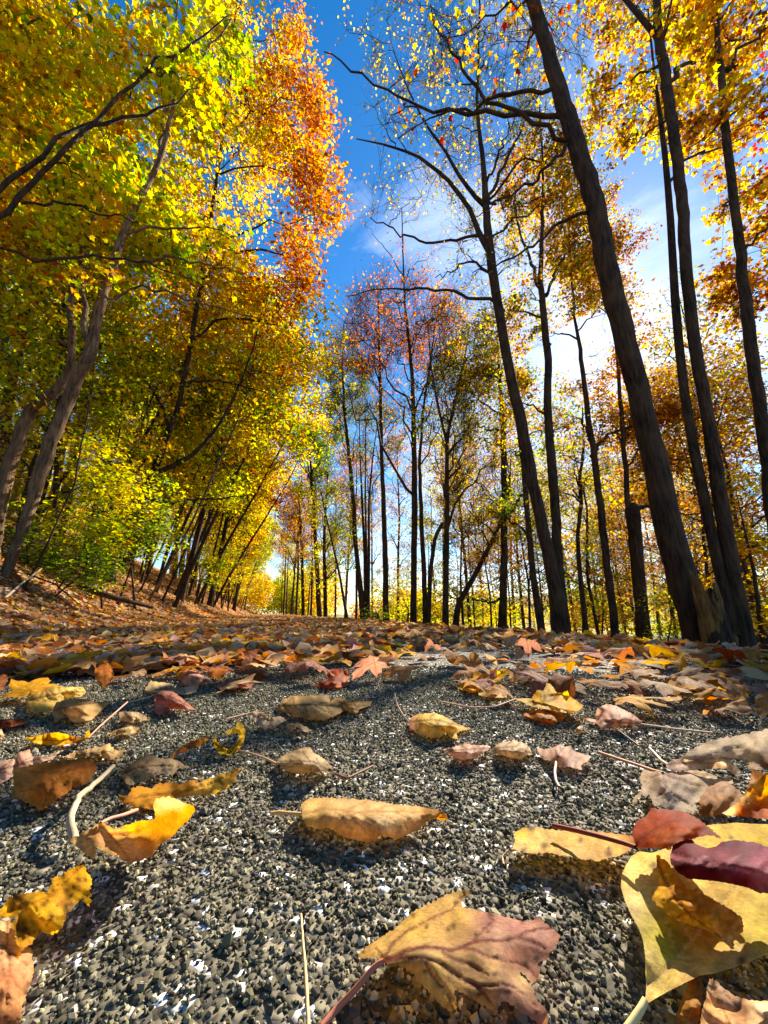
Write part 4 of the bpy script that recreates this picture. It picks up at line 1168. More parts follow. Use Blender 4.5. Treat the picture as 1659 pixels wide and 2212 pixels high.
def leaf_shape(kind, wr=.5, camber=0, bow=0, tipcurl=0, pleat=.0025, wrinkle=.02, serr=.06, nv=11, seed=0, res=1.0, c1=(.5, .3, .1), c2=(.6, .4, .15), cv=(.25, .12, .05), spots=.15, brown=.35, twist=0, apex=1.0):
    r = np.random.default_rng(seed)
    if kind in ('maple', 'maple3'):
        prof = [(0, 1), (6, .84), (10, .8), (14, .83), (20, .62), (26, .56), (32, .66), (40, .78), (46, .80), (52, .95), (58, .74), (64, .62), (70, .60), (78, .46), (90, .36), (105, .24), (130, .12), (180, .03)] if kind == 'maple3' else [(0, 1.0), (5, .84), (9, .80), (13, .82), (17, .66), (24, .47), (29, .43), (36, .58), (41, .64), (45, .66), (49, .72), (54, .90), (59, .76), (64, .68), (69, .66), (74, .56), (82, .40), (90, .36), (98, .46), (104, .50), (110, .60), (117, .46), (128, .36), (142, .28), (158, .2), (172, .1), (180, .03)]
        pa = np.radians([p[0] for p in prof]); pr = np.array([p[1] for p in prof])
        na = int(132 * res) // 2 * 2; nr = max(6, int(26 * res))
        th = np.linspace(-math.pi, math.pi, na, endpoint=False)
        jit = 1 + .05 * np.sin(3 * th + r.uniform(0, 6)) + .05 * np.sin(5 * th + r.uniform(0, 6))
        Rr = np.interp(np.abs(th), pa, pr) * jit
        Rr[np.abs(th) < .12] /= jit[np.abs(th) < .12]
        rho = np.linspace(0, 1, nr + 1)[1:]
        X = (np.sin(th)[None] * Rr[None] * rho[:, None] * wr * .85).ravel()
        Y = (np.cos(th)[None] * Rr[None] * rho[:, None]).ravel()
        edge = np.repeat(rho[:, None], na, 1).ravel()
        X = np.concatenate([[0], X]); Y = np.concatenate([[0], Y]); edge = np.concatenate([[0], edge])
        i = np.arange(nr - 1)[:, None] * na + 1; j = np.arange(na)[None]
        Q = np.stack([i + j, i + na + j, i + na + (j + 1) % na, i + (j + 1) % na], -1).reshape(-1, 4)
        T = np.stack([np.zeros(na, int), 1 + np.arange(na), 1 + (np.arange(na) + 1) % na], -1)
        faces = [Q, T]
        vein = np.zeros(len(X)); ridge = np.zeros(len(X))
        for a, ln in ((0, 1), (.95, .9), (-.95, .9), (1.92, .6), (-1.92, .6)):
            dx, dy = math.sin(a) * wr * .85, math.cos(a); nn_ = math.hypot(dx, dy); dx /= nn_; dy /= nn_
            s = X * dx + Y * dy; d = np.abs(X * dy - Y * dx)
            wdt = .016 * (1.25 - s) + .003
            vein = np.maximum(vein, (s > 0) * np.clip(1.5 - d / wdt, 0, 1))
            ridge = np.maximum(ridge, (s > 0) * np.exp(-(d / .06) ** 2))
            for sgn in (-1, 1):
                m = (s + 0 - d * .9); ph_ = m * 9 + (.5 if sgn > 0 else 0)
                side = np.sign(X * dy - Y * dx) == sgn
                fr = np.abs(ph_ - np.round(ph_))
                vein = np.maximum(vein, (s > .1) * side * (d < .22) * .45 * np.clip(1.4 - fr / .07, 0, 1))
        Z = pleat * (1 - ridge) * 2.2
    else:
        nu = max(10, int(64 * res)); nvv = max(6, int(26 * res) // 2 * 2)
        u = np.linspace(0, 1, nu + 1); v = np.linspace(-1, 1, nvv + 1)
        if kind == 'heart':
            hw = wr * .5 * np.interp(u, [0, .02, .08, .2, .35, .5, .65, .8, .9, .96, 1], [.05, .35, .68, .95, 1.0, .93, .74, .43, .19, .07, .0])
        else:
            hw = wr * .5 * np.interp(u, [0, .03, .1, .22, .4, .55, .7, .83, .92, .97, 1], [.02, .22, .52, .82, 1.0, .99, .85, .58, .30, .12, .0])
        if serr:
            saw = (u * nv * 2.2) % 1
            hw = hw * (1 - serr * 1.5 + serr * 1.5 * saw)
        hwl = hw * (1 + .07 * np.sin(u * 9 + r.uniform(0, 6))); hwr = hw * (1 + .07 * np.sin(u * 8 + r.uniform(0, 6)))
        X = np.where(v[None] < 0, hwl[:, None], hwr[:, None]) * v[None]
        Y = np.repeat(u[:, None], nvv + 1, 1) * 1.0
        vv = np.repeat(np.abs(v)[None], nu + 1, 0)
        lead = (Y - vv * hw[:, None] * .75) * nv
        fr = np.abs(lead - np.round(lead))
        vein = np.maximum(np.clip(1.5 - np.abs(X) / (.011 * (1.3 - Y)), 0, 1), .7 * np.clip(1.5 - fr / .085, 0, 1) * (vv < .96) * (Y > .04))
        Z = pleat * np.cos(2 * np.pi * lead) * np.clip(vv * 2, 0, 1) + pleat * 1.6 * (1 - np.exp(-(X / .05) ** 2)) * 0
        X = X.ravel(); Y = Y.ravel(); Z = Z.ravel(); vein = vein.ravel(); edge = np.maximum(vv.ravel(), Y ** 6)
        i = np.arange(nu)[:, None] * (nvv + 1); j = np.arange(nvv)[None]
        faces = [np.stack([i + j, i + j + 1, i + nvv + 2 + j, i + nvv + 1 + j], -1).reshape(-1, 4)]
    col = paint(X, Y, vein, edge, c1, c2, cv, seed, spots, brown)
    Z = Z + wrinkle * vnoise(X, Y, seed + 9, 7.0) * (.35 + edge) + wrinkle * .35 * vnoise(X, Y, seed + 10, 22.0) * edge
    if twist:
        a = twist * (Y - .3)
        X, Z = X * np.cos(a) - Z * np.sin(a), X * np.sin(a) + Z * np.cos(a)
    X, Y, Z = bend(X, Y, Z, camber, bow, tipcurl, 0)
    return np.stack([X, Y, Z], -1), faces, col


def px_pt(p):
    return onplane(p[0], p[1], p[2] if len(p) > 2 else .006)


# ------------------------------------------------------------------ the large leaves at the front, each with its own outline and relief
from mathutils.geometry import delaunay_2d_cdt


def tps(P, z, lam=1e-3):
    """thin plate surface through the given heights"""
    P = np.asarray(P, float); sc_ = np.ptp(P, axis=0).max(); c = P.mean(0)
    Q = (P - c) / sc_
    d = np.linalg.norm(Q[:, None] - Q[None], axis=2)
    K = np.where(d > 0, d * d * np.log(d + 1e-12), 0) + lam * np.eye(len(Q))
    A = np.concatenate([np.ones((len(Q), 1)), Q], 1)
    M = np.block([[K, A], [A.T, np.zeros((3, 3))]])
    s = np.linalg.solve(M, np.concatenate([z, np.zeros(3)]))
    def f(X):
        X = (np.asarray(X, float) - c) / sc_
        d = np.linalg.norm(X[:, None] - Q[None], axis=2)
        return np.where(d > 0, d * d * np.log(d + 1e-12), 0) @ s[:-3] + s[-3] + X @ s[-2:]
    return f


def inside(P, poly):
    x, y = P[:, 0], P[:, 1]; n = len(poly); r = np.zeros(len(P), bool)
    for i in range(n):
        x0, y0 = poly[i]; x1, y1 = poly[(i + 1) % n]
        c = ((y0 > y) != (y1 > y)) & (x < (x1 - x0) * (y - y0) / (y1 - y0 + 1e-12) + x0)
        r ^= c
    return r


def dist_line(P, line):
    line = np.asarray(line, float); best = np.full(len(P), 1e9); arc = np.zeros(len(P)); acc = 0
    tot = np.linalg.norm(np.diff(line, axis=0), axis=1).sum()
    for a, b in zip(line[:-1], line[1:]):
        d = b - a; l2 = d @ d
        t = np.clip((P - a) @ d / l2, 0, 1)
        q = np.linalg.norm(P - (a + t[:, None] * d), axis=1)
        m = q < best; best[m] = q[m]; arc[m] = (acc + t[m] * math.sqrt(l2)) / tot
        acc += math.sqrt(l2)
    return best, arc


def traced(name, label, T, outline, ctrl, cols, veins=(), vc=(.3, .12, .06), vw=3.0, seed=1, step=6.0, teeth=1.2, wr=.0004, spots=0, ribs=None, stem=None, stemc=(.35, .13, .06), stemw=.0011,
           zoff=0.0, mottle=.16, rim=.25, rimc=(.34, .15, .04)):
    """outline, ctrl: (x, y, height in mm); T carries those drawing coordinates to picture coordinates"""
    rg = np.random.default_rng(seed)
    ox, oy, k = T
    O = np.array([(ox + k * x, oy + k * y) for x, y, z in outline]); Oz = np.array([z for x, y, z in outline], float) * .001
    P_ = list(O); Z_ = list(Oz)
    for x, y, z in ctrl:
        P_.append((ox + k * x, oy + k * y)); Z_.append(z * .001)
    zf = tps(P_, np.array(Z_), 2e-3)
    # finer, slightly toothed margin
    M = []
    n = len(O)
    for i in range(n):
        a, b = O[i], O[(i + 1) % n]; d = b - a; ln = np.linalg.norm(d); m = max(1, int(round(ln / (step * .8))))
        nn_ = np.array([d[1], -d[0]]) / (ln + 1e-9)
        for j in range(m):
            t = j / m
            M.append(a + d * t + nn_ * (rg.normal(0, teeth) if j else 0))
    M = np.array(M)
    x0, y0 = M.min(0); x1, y1 = M.max(0)
    gx_, gy_ = np.meshgrid(np.arange(x0, x1, step), np.arange(y0, y1, step * .8))
    G = np.stack([gx_.ravel(), gy_.ravel()], 1) + rg.uniform(-.3, .3, (gx_.size, 2)) * step
    G = G[inside(G, M)]
    de, _ = dist_line(G, np.concatenate([M, M[:1]])); G = G[de > step * .45]
    A = np.concatenate([M, G])
    vs, es, fs, *_r = delaunay_2d_cdt([Vector(p) for p in A], [(i, (i + 1) % len(M)) for i in range(len(M))], [], 1, 1e-3)
    X = np.array([tuple(v) for v in vs]); Fc = np.array([tuple(f) for f in fs], int)
    # wind so that the upper side looks up
    cr_ = np.cross(X[Fc[:, 1]] - X[Fc[:, 0]], X[Fc[:, 2]] - X[Fc[:, 0]])
    Fc[cr_ > 0] = Fc[cr_ > 0][:, ::-1]
    S = max(x1 - x0, y1 - y0)
    u, v = (X[:, 0] - x0) / S, (X[:, 1] - y0) / S
    de, _ = dist_line(X, np.concatenate([M, M[:1]]))
    Z = zf(X) + wr * vnoise(u, v, seed + 1, 16) + wr * .5 * vnoise(u, v, seed + 2, 40) + zoff
    vein = np.zeros(len(X))
    for i, ln in enumerate(veins):
        d, arc = dist_line(X, [(ox + k * x, oy + k * y) for x, y in ln])
        w_ = vw * 1.25 * (1.0 if i == 0 else .72) * (1.15 - .7 * arc)
        vein = np.maximum(vein, np.clip(1.7 - d / w_, 0, 1) * (1 if i == 0 else .85))
        Z = Z - .00025 * np.exp(-(d / (w_ * 1.6)) ** 2) + .0002 * np.exp(-((d - w_ * 4) / (w_ * 3)) ** 2)
    Z = np.maximum(Z, .0035)
    W = np.array([onplane(p[0], p[1], z) for p, z in zip(X, Z)])
    # colour laid between sample points, mottled
    cp = np.array([(ox + k * c[0], oy + k * c[1]) for c in cols]); cc = np.array([c[2] for c in cols])
    d = np.linalg.norm(X[:, None] - cp[None], axis=2) / S + .02
    w_ = d ** -2.6; w_ /= w_.sum(1, keepdims=True)
    col = w_ @ cc
    col = col * (1 + mottle * vnoise(u, v, seed + 3, 13) + mottle * .8 * vnoise(u, v, seed + 4, 45))[:, None]
    e = (np.exp(-(de / (S * .016)) ** 1.5) * rim * np.clip(.7 + .7 * vnoise(u, v, seed + 5, 15), 0, 1.4))[:, None]
    col = col * (1 - e) + np.array(rimc) * e
    vv = (vein * .9)[:, None]
    col = col * (1 - vv) + np.array(vc) * vv
    if spots:
        for _ in range(spots):
            p = X[rg.integers(len(X))]; r = rg.uniform(.5, 1.6) * step * .9
            s = np.clip(1.5 - np.linalg.norm(X - p, axis=1) / r, 0, 1)[:, None] * .8
            col = col * (1 - s) + np.array((.07, .035, .015)) * s
    col = np.clip(col, .004, 1) ** 1.22
    org = W.mean(0); org[2] = 0
    o = link(name, mesh_np(name, W - org, [Fc], col=col, smooth=True), M_FALLEN, loc=org)
    tag(o, label, 'leaf')
    if stem:
        P = np.array([onplane(ox + k * x, oy + k * y, z * .001) for x, y, z in stem]) - org
        P, rr = resample(P, np.linspace(1.0, 1.3, len(P)), 16)
        Wm = Wood(); Wm.tube(P, rr * stemw, 7)
        Vs = np.concatenate(Wm.V)
        link('stem', mesh_np('stem', Vs, [np.concatenate(Wm.Q)], col=np.tile(np.array(stemc), (len(Vs), 1)), smooth=True), M_STEM, o)
    return o


T1 = (763.1, 1891.3, .28); T2 = (1088.3, 1625.8, .344); T3 = (0, 1592.6, .34); T4 = (564, 1659, .5577)
traced('maple_leaf', 'large tan and mauve maple leaf at the front with curling dark red veins', T1,
       [(235, 655, 20), (195, 640, 18), (140, 630, 15), (95, 640, 12), (40, 635, 8), (45, 600, 8), (90, 560, 8), (150, 515, 9), (270, 440, 8), (350, 385, 8), (450, 285, 9), (560, 230, 10), (680, 170, 11), (770, 130, 12), (850, 112, 13), (905, 112, 14),
        (940, 130, 14), (905, 140, 13), (870, 155, 12), (838, 185, 11), (840, 240, 11), (960, 270, 10), (1080, 290, 10), (1180, 320, 10), (1290, 345, 10), (1385, 350, 11), (1412, 345, 12), (1390, 310, 14), (1430, 322, 14), (1490, 370, 14), (1560, 430, 15),
        (1600, 465, 16), (1575, 520, 15), (1530, 580, 14), (1490, 650, 13), (1440, 665, 12), (1420, 680, 12), (1440, 730, 12), (1430, 790, 12), (1380, 840, 11), (1340, 790, 11), (1325, 765, 12), (1290, 745, 14), (1275, 750, 16), (1330, 800, 17),
        (1380, 860, 17), (1420, 960, 16), (1490, 1040, 15), (1505, 1090, 14), (1500, 1150, 12), (1440, 1150, 13), (1400, 1120, 14), (1290, 1050, 16), (1200, 980, 17), (1120, 965, 17), (1115, 1060, 15), (1070, 1040, 15), (1000, 1000, 16), (950, 970, 17),
        (860, 915, 18), (775, 870, 19), (800, 985, 17), (800, 1075, 15), (740, 1050, 15), (680, 1010, 16), (620, 940, 17), (580, 900, 18), (530, 840, 19), (490, 820, 19), (470, 760, 20), (430, 730, 20), (415, 745, 19), (385, 690, 21), (330, 700, 20), (270, 712, 18)],
       [(400, 590, 23), (590, 550, 24), (780, 575, 22), (950, 500, 20), (1170, 500, 18), (1350, 430, 16), (700, 400, 16), (900, 380, 14), (1200, 400, 14), (800, 700, 21), (1000, 750, 20), (1200, 700, 18), (1100, 850, 20)],
       [(150, 560, (.66, .44, .15)), (500, 400, (.68, .45, .13)), (800, 300, (.66, .42, .11)), (900, 130, (.70, .50, .18)), (1050, 350, (.42, .20, .17)), (1250, 400, (.52, .27, .22)), (1500, 450, (.58, .34, .26)), (1100, 430, (.60, .38, .28)),
        (550, 620, (.50, .36, .18)), (600, 750, (.70, .48, .14)), (750, 980, (.66, .40, .10)), (900, 700, (.60, .37, .15)), (1050, 700, (.66, .42, .18)), (1250, 620, (.44, .22, .15)), (1400, 750, (.42, .19, .15)), (1000, 950, (.58, .34, .12)), (1200, 900, (.40, .22, .16)),
        (1300, 800, (.72, .52, .26)), (1400, 1050, (.48, .24, .16)), (1480, 560, (.48, .24, .17))],
       veins=[[(235, 655), (330, 620), (420, 575), (560, 550), (650, 560), (760, 578), (850, 545), (930, 510), (1050, 497), (1170, 503), (1260, 475), (1340, 430), (1430, 412), (1560, 405)],
              [(250, 665), (400, 635), (550, 635), (650, 670), (760, 750), (860, 810), (960, 850), (1060, 855), (1160, 838), (1260, 870), (1340, 930), (1420, 1020)],
              [(850, 560), (930, 570), (1030, 620), (1150, 655), (1270, 675), (1350, 720), (1420, 790)], [(690, 590), (760, 640), (900, 690), (1040, 770)], [(235, 650), (210, 600), (160, 540)],
              [(240, 640), (290, 540), (400, 440), (600, 330), (760, 260), (860, 140)], [(930, 510), (1000, 420), (1080, 340)], [(560, 680), (620, 790), (720, 900), (780, 1040)], [(900, 830), (1000, 900), (1100, 1020)], [(1260, 475), (1400, 520), (1500, 580)]],
       vc=(.20, .055, .05), vw=3.2, seed=2, step=5.5, spots=26, stem=[(238, 662, 20), (190, 680, 19), (130, 740, 17), (60, 830, 14), (-20, 920, 10), (-120, 1020, 6), (-240, 1170, 4)], stemc=(.48, .15, .09), stemw=.0009)
traced('broad_leaf', 'broad yellow heart-shaped leaf tapering to a point in the front right corner', T2,
       [(888, 1545, 9), (895, 1480, 9), (890, 1380, 11), (888, 1280, 13), (875, 1180, 14), (845, 1100, 15), (800, 1020, 15), (760, 930, 15), (735, 840, 15), (738, 770, 15), (765, 710, 15), (800, 650, 15), (850, 620, 16), (930, 630, 18), (1020, 600, 20), (1200, 520, 22),
        (1280, 455, 24), (1450, 440, 25), (1659, 450, 26), (1850, 520, 26), (1950, 800, 24), (1850, 1100, 22), (1659, 1265, 20), (1550, 1310, 19), (1450, 1350, 18), (1330, 1385, 17), (1230, 1400, 16), (1150, 1440, 14), (1050, 1490, 12), (960, 1540, 11), (905, 1572, 9)],
       [(1000, 1100, 13), (1150, 1100, 14), (1300, 1100, 16), (1000, 1350, 10), (1100, 1250, 12), (1400, 900, 20), (1600, 1100, 20), (900, 850, 17), (1100, 800, 19)],
       [(800, 750, (.78, .58, .20)), (800, 950, (.82, .64, .28)), (900, 1300, (.82, .64, .24)), (1000, 1120, (.48, .42, .03)), (1040, 1230, (.52, .44, .03)), (1250, 1150, (.72, .40, .07)), (1150, 1380, (.80, .54, .20)), (930, 1500, (.80, .60, .22)), (1500, 1300, (.82, .60, .26)),
        (1600, 1150, (.66, .52, .05)), (1450, 500, (.74, .52, .06)), (1600, 520, (.68, .48, .05)), (900, 660, (.72, .56, .16))],
       veins=[[(892, 1555), (960, 1450), (1050, 1340), (1180, 1180), (1350, 980), (1500, 800)], [(1040, 1350), (1060, 1200), (1020, 1060)], [(1180, 1180), (1100, 1040)], [(1100, 1290), (1250, 1270), (1450, 1270)]],
       vc=(.80, .58, .22), vw=3.0, seed=4, step=7, teeth=.25, wr=.0006, spots=8, rim=.12, stem=[(888, 1555, 9), (860, 1610, 8), (800, 1700, 6), (740, 1790, 4)], stemc=(.74, .55, .22), stemw=.0012)
traced('orange_leaf', 'orange-gold oval leaf lying across the broad yellow leaf', T2,
       [(960, 640, 26), (1020, 680, 27), (1060, 740, 28), (1110, 800, 29), (1150, 850, 30), (1280, 900, 31), (1400, 970, 30), (1490, 1030, 28), (1510, 1090, 26), (1500, 1130, 25), (1450, 1150, 25), (1445, 1180, 25), (1450, 1230, 23), (1430, 1235, 23), (1380, 1190, 24), (1300, 1130, 24), (1200, 1090, 23), (1100, 1060, 22), (1020, 1010, 22), (960, 960, 22), (930, 920, 22), (945, 880, 23), (975, 830, 24), (970, 780, 25), (960, 720, 26)],
       [(1050, 870, 28), (1150, 970, 29), (1300, 1040, 29)],
       [(1000, 750, (.74, .48, .05)), (1000, 930, (.72, .42, .04)), (1150, 1000, (.74, .42, .05)), (1250, 950, (.50, .22, .03)), (1400, 1050, (.52, .24, .04)), (1420, 1180, (.72, .40, .12)), (1280, 1080, (.74, .44, .06)), (1120, 850, (.56, .26, .03))],
       veins=[[(965, 680), (1010, 800), (1080, 920), (1180, 1030), (1300, 1110), (1420, 1215)], [(1080, 920), (1200, 930)], [(1080, 920), (1000, 930)], [(1150, 1000), (1300, 1010)], [(1150, 1000), (1080, 1040)]], vc=(.34, .13, .02), vw=2.2, seed=6, step=5)
traced('purple_leaf', 'dark purple-red leaf on top of the yellow leaf at the right edge', T2,
       [(1045, 640, 36), (1060, 580, 38), (1110, 550, 39), (1180, 545, 40), (1200, 570, 40), (1240, 590, 40), (1280, 600, 40), (1330, 590, 41), (1370, 560, 42), (1450, 548, 43), (1560, 560, 44), (1659, 590, 45), (1850, 680, 45), (1850, 860, 40), (1659, 885, 38), (1600, 880, 37), (1540, 850, 37), (1450, 830, 37), (1350, 810, 36), (1250, 800, 35), (1150, 790, 34), (1090, 750, 34), (1050, 700, 35)],
       [(1200, 670, 43), (1400, 700, 45), (1600, 740, 45)],
       [(1100, 600, (.13, .012, .018)), (1250, 640, (.22, .04, .06)), (1450, 600, (.20, .03, .07)), (1600, 620, (.28, .07, .12)), (1400, 690, (.34, .12, .15)), (1600, 740, (.40, .17, .19)), (1300, 760, (.13, .012, .018)), (1500, 820, (.16, .012, .016)), (1640, 870, (.34, .16, .17)), (1100, 720, (.10, .012, .014))],
       veins=[[(1050, 650), (1200, 685), (1380, 715), (1520, 745), (1700, 800)], [(1200, 685), (1300, 640)], [(1380, 715), (1480, 640)]], vc=(.50, .22, .24), vw=3.0, seed=8, step=6, teeth=.6, rim=.1, rimc=(.3, .1, .1))
traced('rust_leaf', 'red-brown leaf with a long dark stem, overlapping the yellow-tan leaf', T2,
       [(830, 600, 28), (805, 500, 30), (830, 430, 32), (900, 390, 34), (925, 345, 36), (1000, 355, 38), (1080, 360, 39), (1160, 380, 40), (1240, 430, 41), (1330, 500, 42), (1380, 545, 43), (1345, 535, 42), (1280, 520, 42), (1220, 530, 41), (1180, 545, 41), (1130, 550, 41), (1080, 570, 40), (1040, 610, 37), (970, 600, 35), (890, 600, 31)],
       [(950, 480, 37), (1100, 440, 42), (1200, 470, 43)],
       [(850, 450, (.34, .075, .012)), (850, 560, (.30, .06, .010)), (1000, 400, (.30, .055, .008)), (1000, 530, (.44, .12, .015)), (1150, 430, (.26, .045, .008)), (1150, 500, (.40, .11, .015)), (1300, 500, (.22, .03, .006))],
       veins=[[(830, 590), (900, 510), (1000, 450), (1120, 420), (1240, 440), (1370, 540)]], vc=(.26, .05, .01), vw=2.4, seed=10, step=5, stem=[(830, 595, 28), (760, 570, 26), (600, 525, 22), (450, 488, 18), (310, 458, 14)], stemc=(.20, .03, .02), stemw=.0011)
traced('flat_leaf', 'flat yellow-tan oval leaf right of the centre with its edge curled', T2,
       [(60, 510, 9), (130, 470, 9), (200, 465, 8), (330, 490, 7), (450, 495, 7), (560, 490, 7), (700, 510, 8), (805, 520, 9), (830, 570, 10), (805, 600, 10), (740, 640, 10), (660, 660, 10), (600, 683, 9), (500, 670, 9), (400, 650, 9), (300, 630, 9), (180, 635, 9), (110, 620, 10), (45, 605, 11), (70, 560, 10)],
       [(300, 560, 7), (500, 580, 7), (700, 580, 8)],
       [(120, 500, (.70, .48, .05)), (200, 560, (.76, .52, .16)), (100, 600, (.78, .58, .24)), (450, 540, (.74, .46, .12)), (450, 620, (.76, .52, .18)), (700, 560, (.74, .44, .10)), (650, 640, (.74, .48, .16)), (780, 600, (.68, .36, .06))],
       veins=[[(820, 590), (650, 600), (450, 590), (250, 585), (80, 580)], [(600, 597), (520, 540)], [(450, 590), (380, 530)], [(420, 592), (430, 640)]], vc=(.62, .38, .10), vw=1.8, seed=12, step=6, rim=.45, rimc=(.40, .14, .04), spots=6)
traced('curled_leaf', 'bright orange leaf with pale rolled rim at the right picture edge', T2,
       [(1560, 105, 56), (1659, 140, 58), (1850, 220, 58), (1850, 480, 44), (1659, 420, 42), (1500, 400, 38), (1400, 395, 34), (1370, 380, 35), (1450, 330, 42), (1500, 270, 46), (1540, 200, 51)],
       [(1600, 300, 44), (1700, 300, 46)],
       [(1570, 120, (.60, .22, .03)), (1640, 220, (.74, .36, .02)), (1560, 240, (.70, .30, .02)), (1500, 270, (.80, .58, .30)), (1400, 375, (.84, .64, .36)), (1530, 190, (.78, .54, .26)), (1600, 350, (.42, .09, .015)), (1500, 380, (.38, .08, .015))], seed=16, step=6, teeth=.5, vw=2)
traced('brown_leaf', 'golden brown leaf tucked under the pale maple leaf at its right', T2,
       [(1230, 280, 18), (1290, 215, 19), (1340, 190, 20), (1410, 180, 21), (1470, 230, 20), (1500, 262, 19), (1450, 330, 17), (1380, 385, 15), (1300, 400, 13), (1225, 390, 12)], [(1350, 290, 21)],
       [(1300, 250, (.46, .25, .12)), (1400, 220, (.50, .30, .16)), (1300, 350, (.36, .16, .03)), (1420, 320, (.42, .22, .08))], seed=22, step=5)
traced('maple_leaf', 'pale grey-tan maple leaf with dark veins above the red-brown leaf', T2,
       [(850, 160, 12), (870, 110, 14), (920, 105, 16), (1000, 128, 20), (1080, 125, 19), (1180, 110, 18), (1270, 120, 17), (1380, 170, 17), (1420, 150, 18), (1440, 190, 18), (1400, 212, 16), (1330, 202, 15), (1290, 222, 14), (1240, 280, 12), (1230, 312, 11), (1200, 315, 11), (1215, 340, 10), (1190, 385, 8), (1120, 375, 8), (1050, 365, 8),
        (985, 330, 9), (945, 335, 8), (930, 300, 9), (910, 262, 10), (890, 285, 9), (870, 258, 10), (860, 270, 9), (830, 320, 6), (805, 310, 6), (825, 270, 8), (860, 240, 10), (870, 210, 11)],
       [(1000, 200, 18), (1100, 220, 16), (1200, 190, 17), (1050, 290, 13)],
       [(900, 150, (.66, .50, .34)), (1000, 250, (.62, .48, .36)), (1100, 180, (.46, .36, .28)), (1250, 160, (.70, .54, .34)), (1380, 190, (.62, .44, .28)), (1150, 330, (.72, .58, .42)), (1050, 340, (.66, .52, .40)), (830, 300, (.66, .52, .34))],
       veins=[[(1000, 130), (1080, 160), (1180, 200), (1260, 215)], [(1000, 130), (1010, 200), (1070, 270), (1190, 340)], [(1000, 130), (900, 160), (870, 200)], [(1000, 130), (1150, 125), (1400, 160)], [(1020, 230), (950, 290)], [(1080, 160), (1150, 175)]], vc=(.24, .12, .07), vw=1.9, seed=18, step=4.5,
       stem=[(1000, 128, 20), (930, 110, 17), (860, 85, 14), (720, 40, 9), (600, 0, 5)], stemc=(.50, .25, .15), stemw=.0012)
traced('large_leaf', 'large pale brown leaf arching over the others at the right edge, holes in it', T2,
       [(1020, 70, 22), (1060, 50, 24), (1100, 40, 26), (1150, 0, 30), (1250, -60, 36), (1350, -90, 40), (1500, -115, 44), (1659, -150, 48), (1850, -170, 50), (1850, 60, 40), (1720, 130, 32), (1659, 115, 30), (1560, 105, 28), (1530, 100, 26), (1545, 70, 28), (1480, 40, 30), (1420, 45, 28), (1450, 85, 26), (1500, 110, 24), (1470, 150, 22), (1400, 105, 22), (1320, 100, 22), (1200, 108, 21), (1080, 120, 20), (1030, 100, 21)],
       [(1300, 30, 30), (1500, 0, 36), (1650, 0, 40)],
       [(1060, 80, (.66, .46, .36)), (1200, 60, (.60, .46, .32)), (1350, 20, (.66, .52, .36)), (1450, -60, (.48, .36, .22)), (1600, -80, (.56, .42, .26)), (1300, 80, (.46, .34, .22)), (1550, 40, (.60, .46, .30)), (1650, 60, (.36, .18, .08))],
       veins=[[(1040, 75), (1200, 55), (1350, 30), (1500, 50), (1650, 90)], [(1150, 60), (1300, 10), (1450, -30), (1600, -60)], [(1200, 60), (1350, 70), (1450, 110)]], vc=(.28, .16, .09), vw=2.0, seed=20, step=6, wr=.0009,
       stem=[(1030, 75, 22), (990, 50, 18), (950, 5, 12), (915, -30, 5)], stemc=(.6, .42, .3), stemw=.001)
traced('tan_leaf', 'pale pinkish leaf with a broken tip in the lower right corner', T2,
       [(1290, 1420, 24), (1312, 1415, 25), (1370, 1470, 24), (1450, 1530, 23), (1600, 1560, 23), (1850, 1560, 23), (1850, 1790, 10), (1225, 1790, 6), (1240, 1650, 12), (1262, 1560, 17)], [(1450, 1650, 18), (1350, 1580, 21)],
       [(1300, 1440, (.62, .48, .32)), (1300, 1600, (.66, .42, .22)), (1420, 1600, (.60, .38, .22)), (1480, 1620, (.34, .20, .12)), (1600, 1600, (.72, .54, .36)), (1600, 1690, (.50, .33, .20))],
       veins=[[(1300, 1430), (1350, 1560), (1450, 1760)], [(1380, 1500), (1500, 1640), (1560, 1780)]], vc=(.3, .15, .08), vw=2, seed=26, step=6, wr=.0008)
traced('rolled_leaf', 'narrow rolled brown leaf below the broad yellow leaf near its point', T2,
       [(1180, 1390, 13), (1210, 1385, 13), (1240, 1420, 13), (1250, 1520, 12), (1232, 1640, 10), (1215, 1790, 6), (1060, 1790, 5), (1090, 1640, 8), (1110, 1560, 10), (1150, 1480, 12)], [(1170, 1600, 13)],
       [(1200, 1420, (.40, .19, .04)), (1150, 1600, (.52, .28, .06)), (1200, 1650, (.38, .17, .05)), (1120, 1740, (.46, .24, .08))], seed=25, step=5)

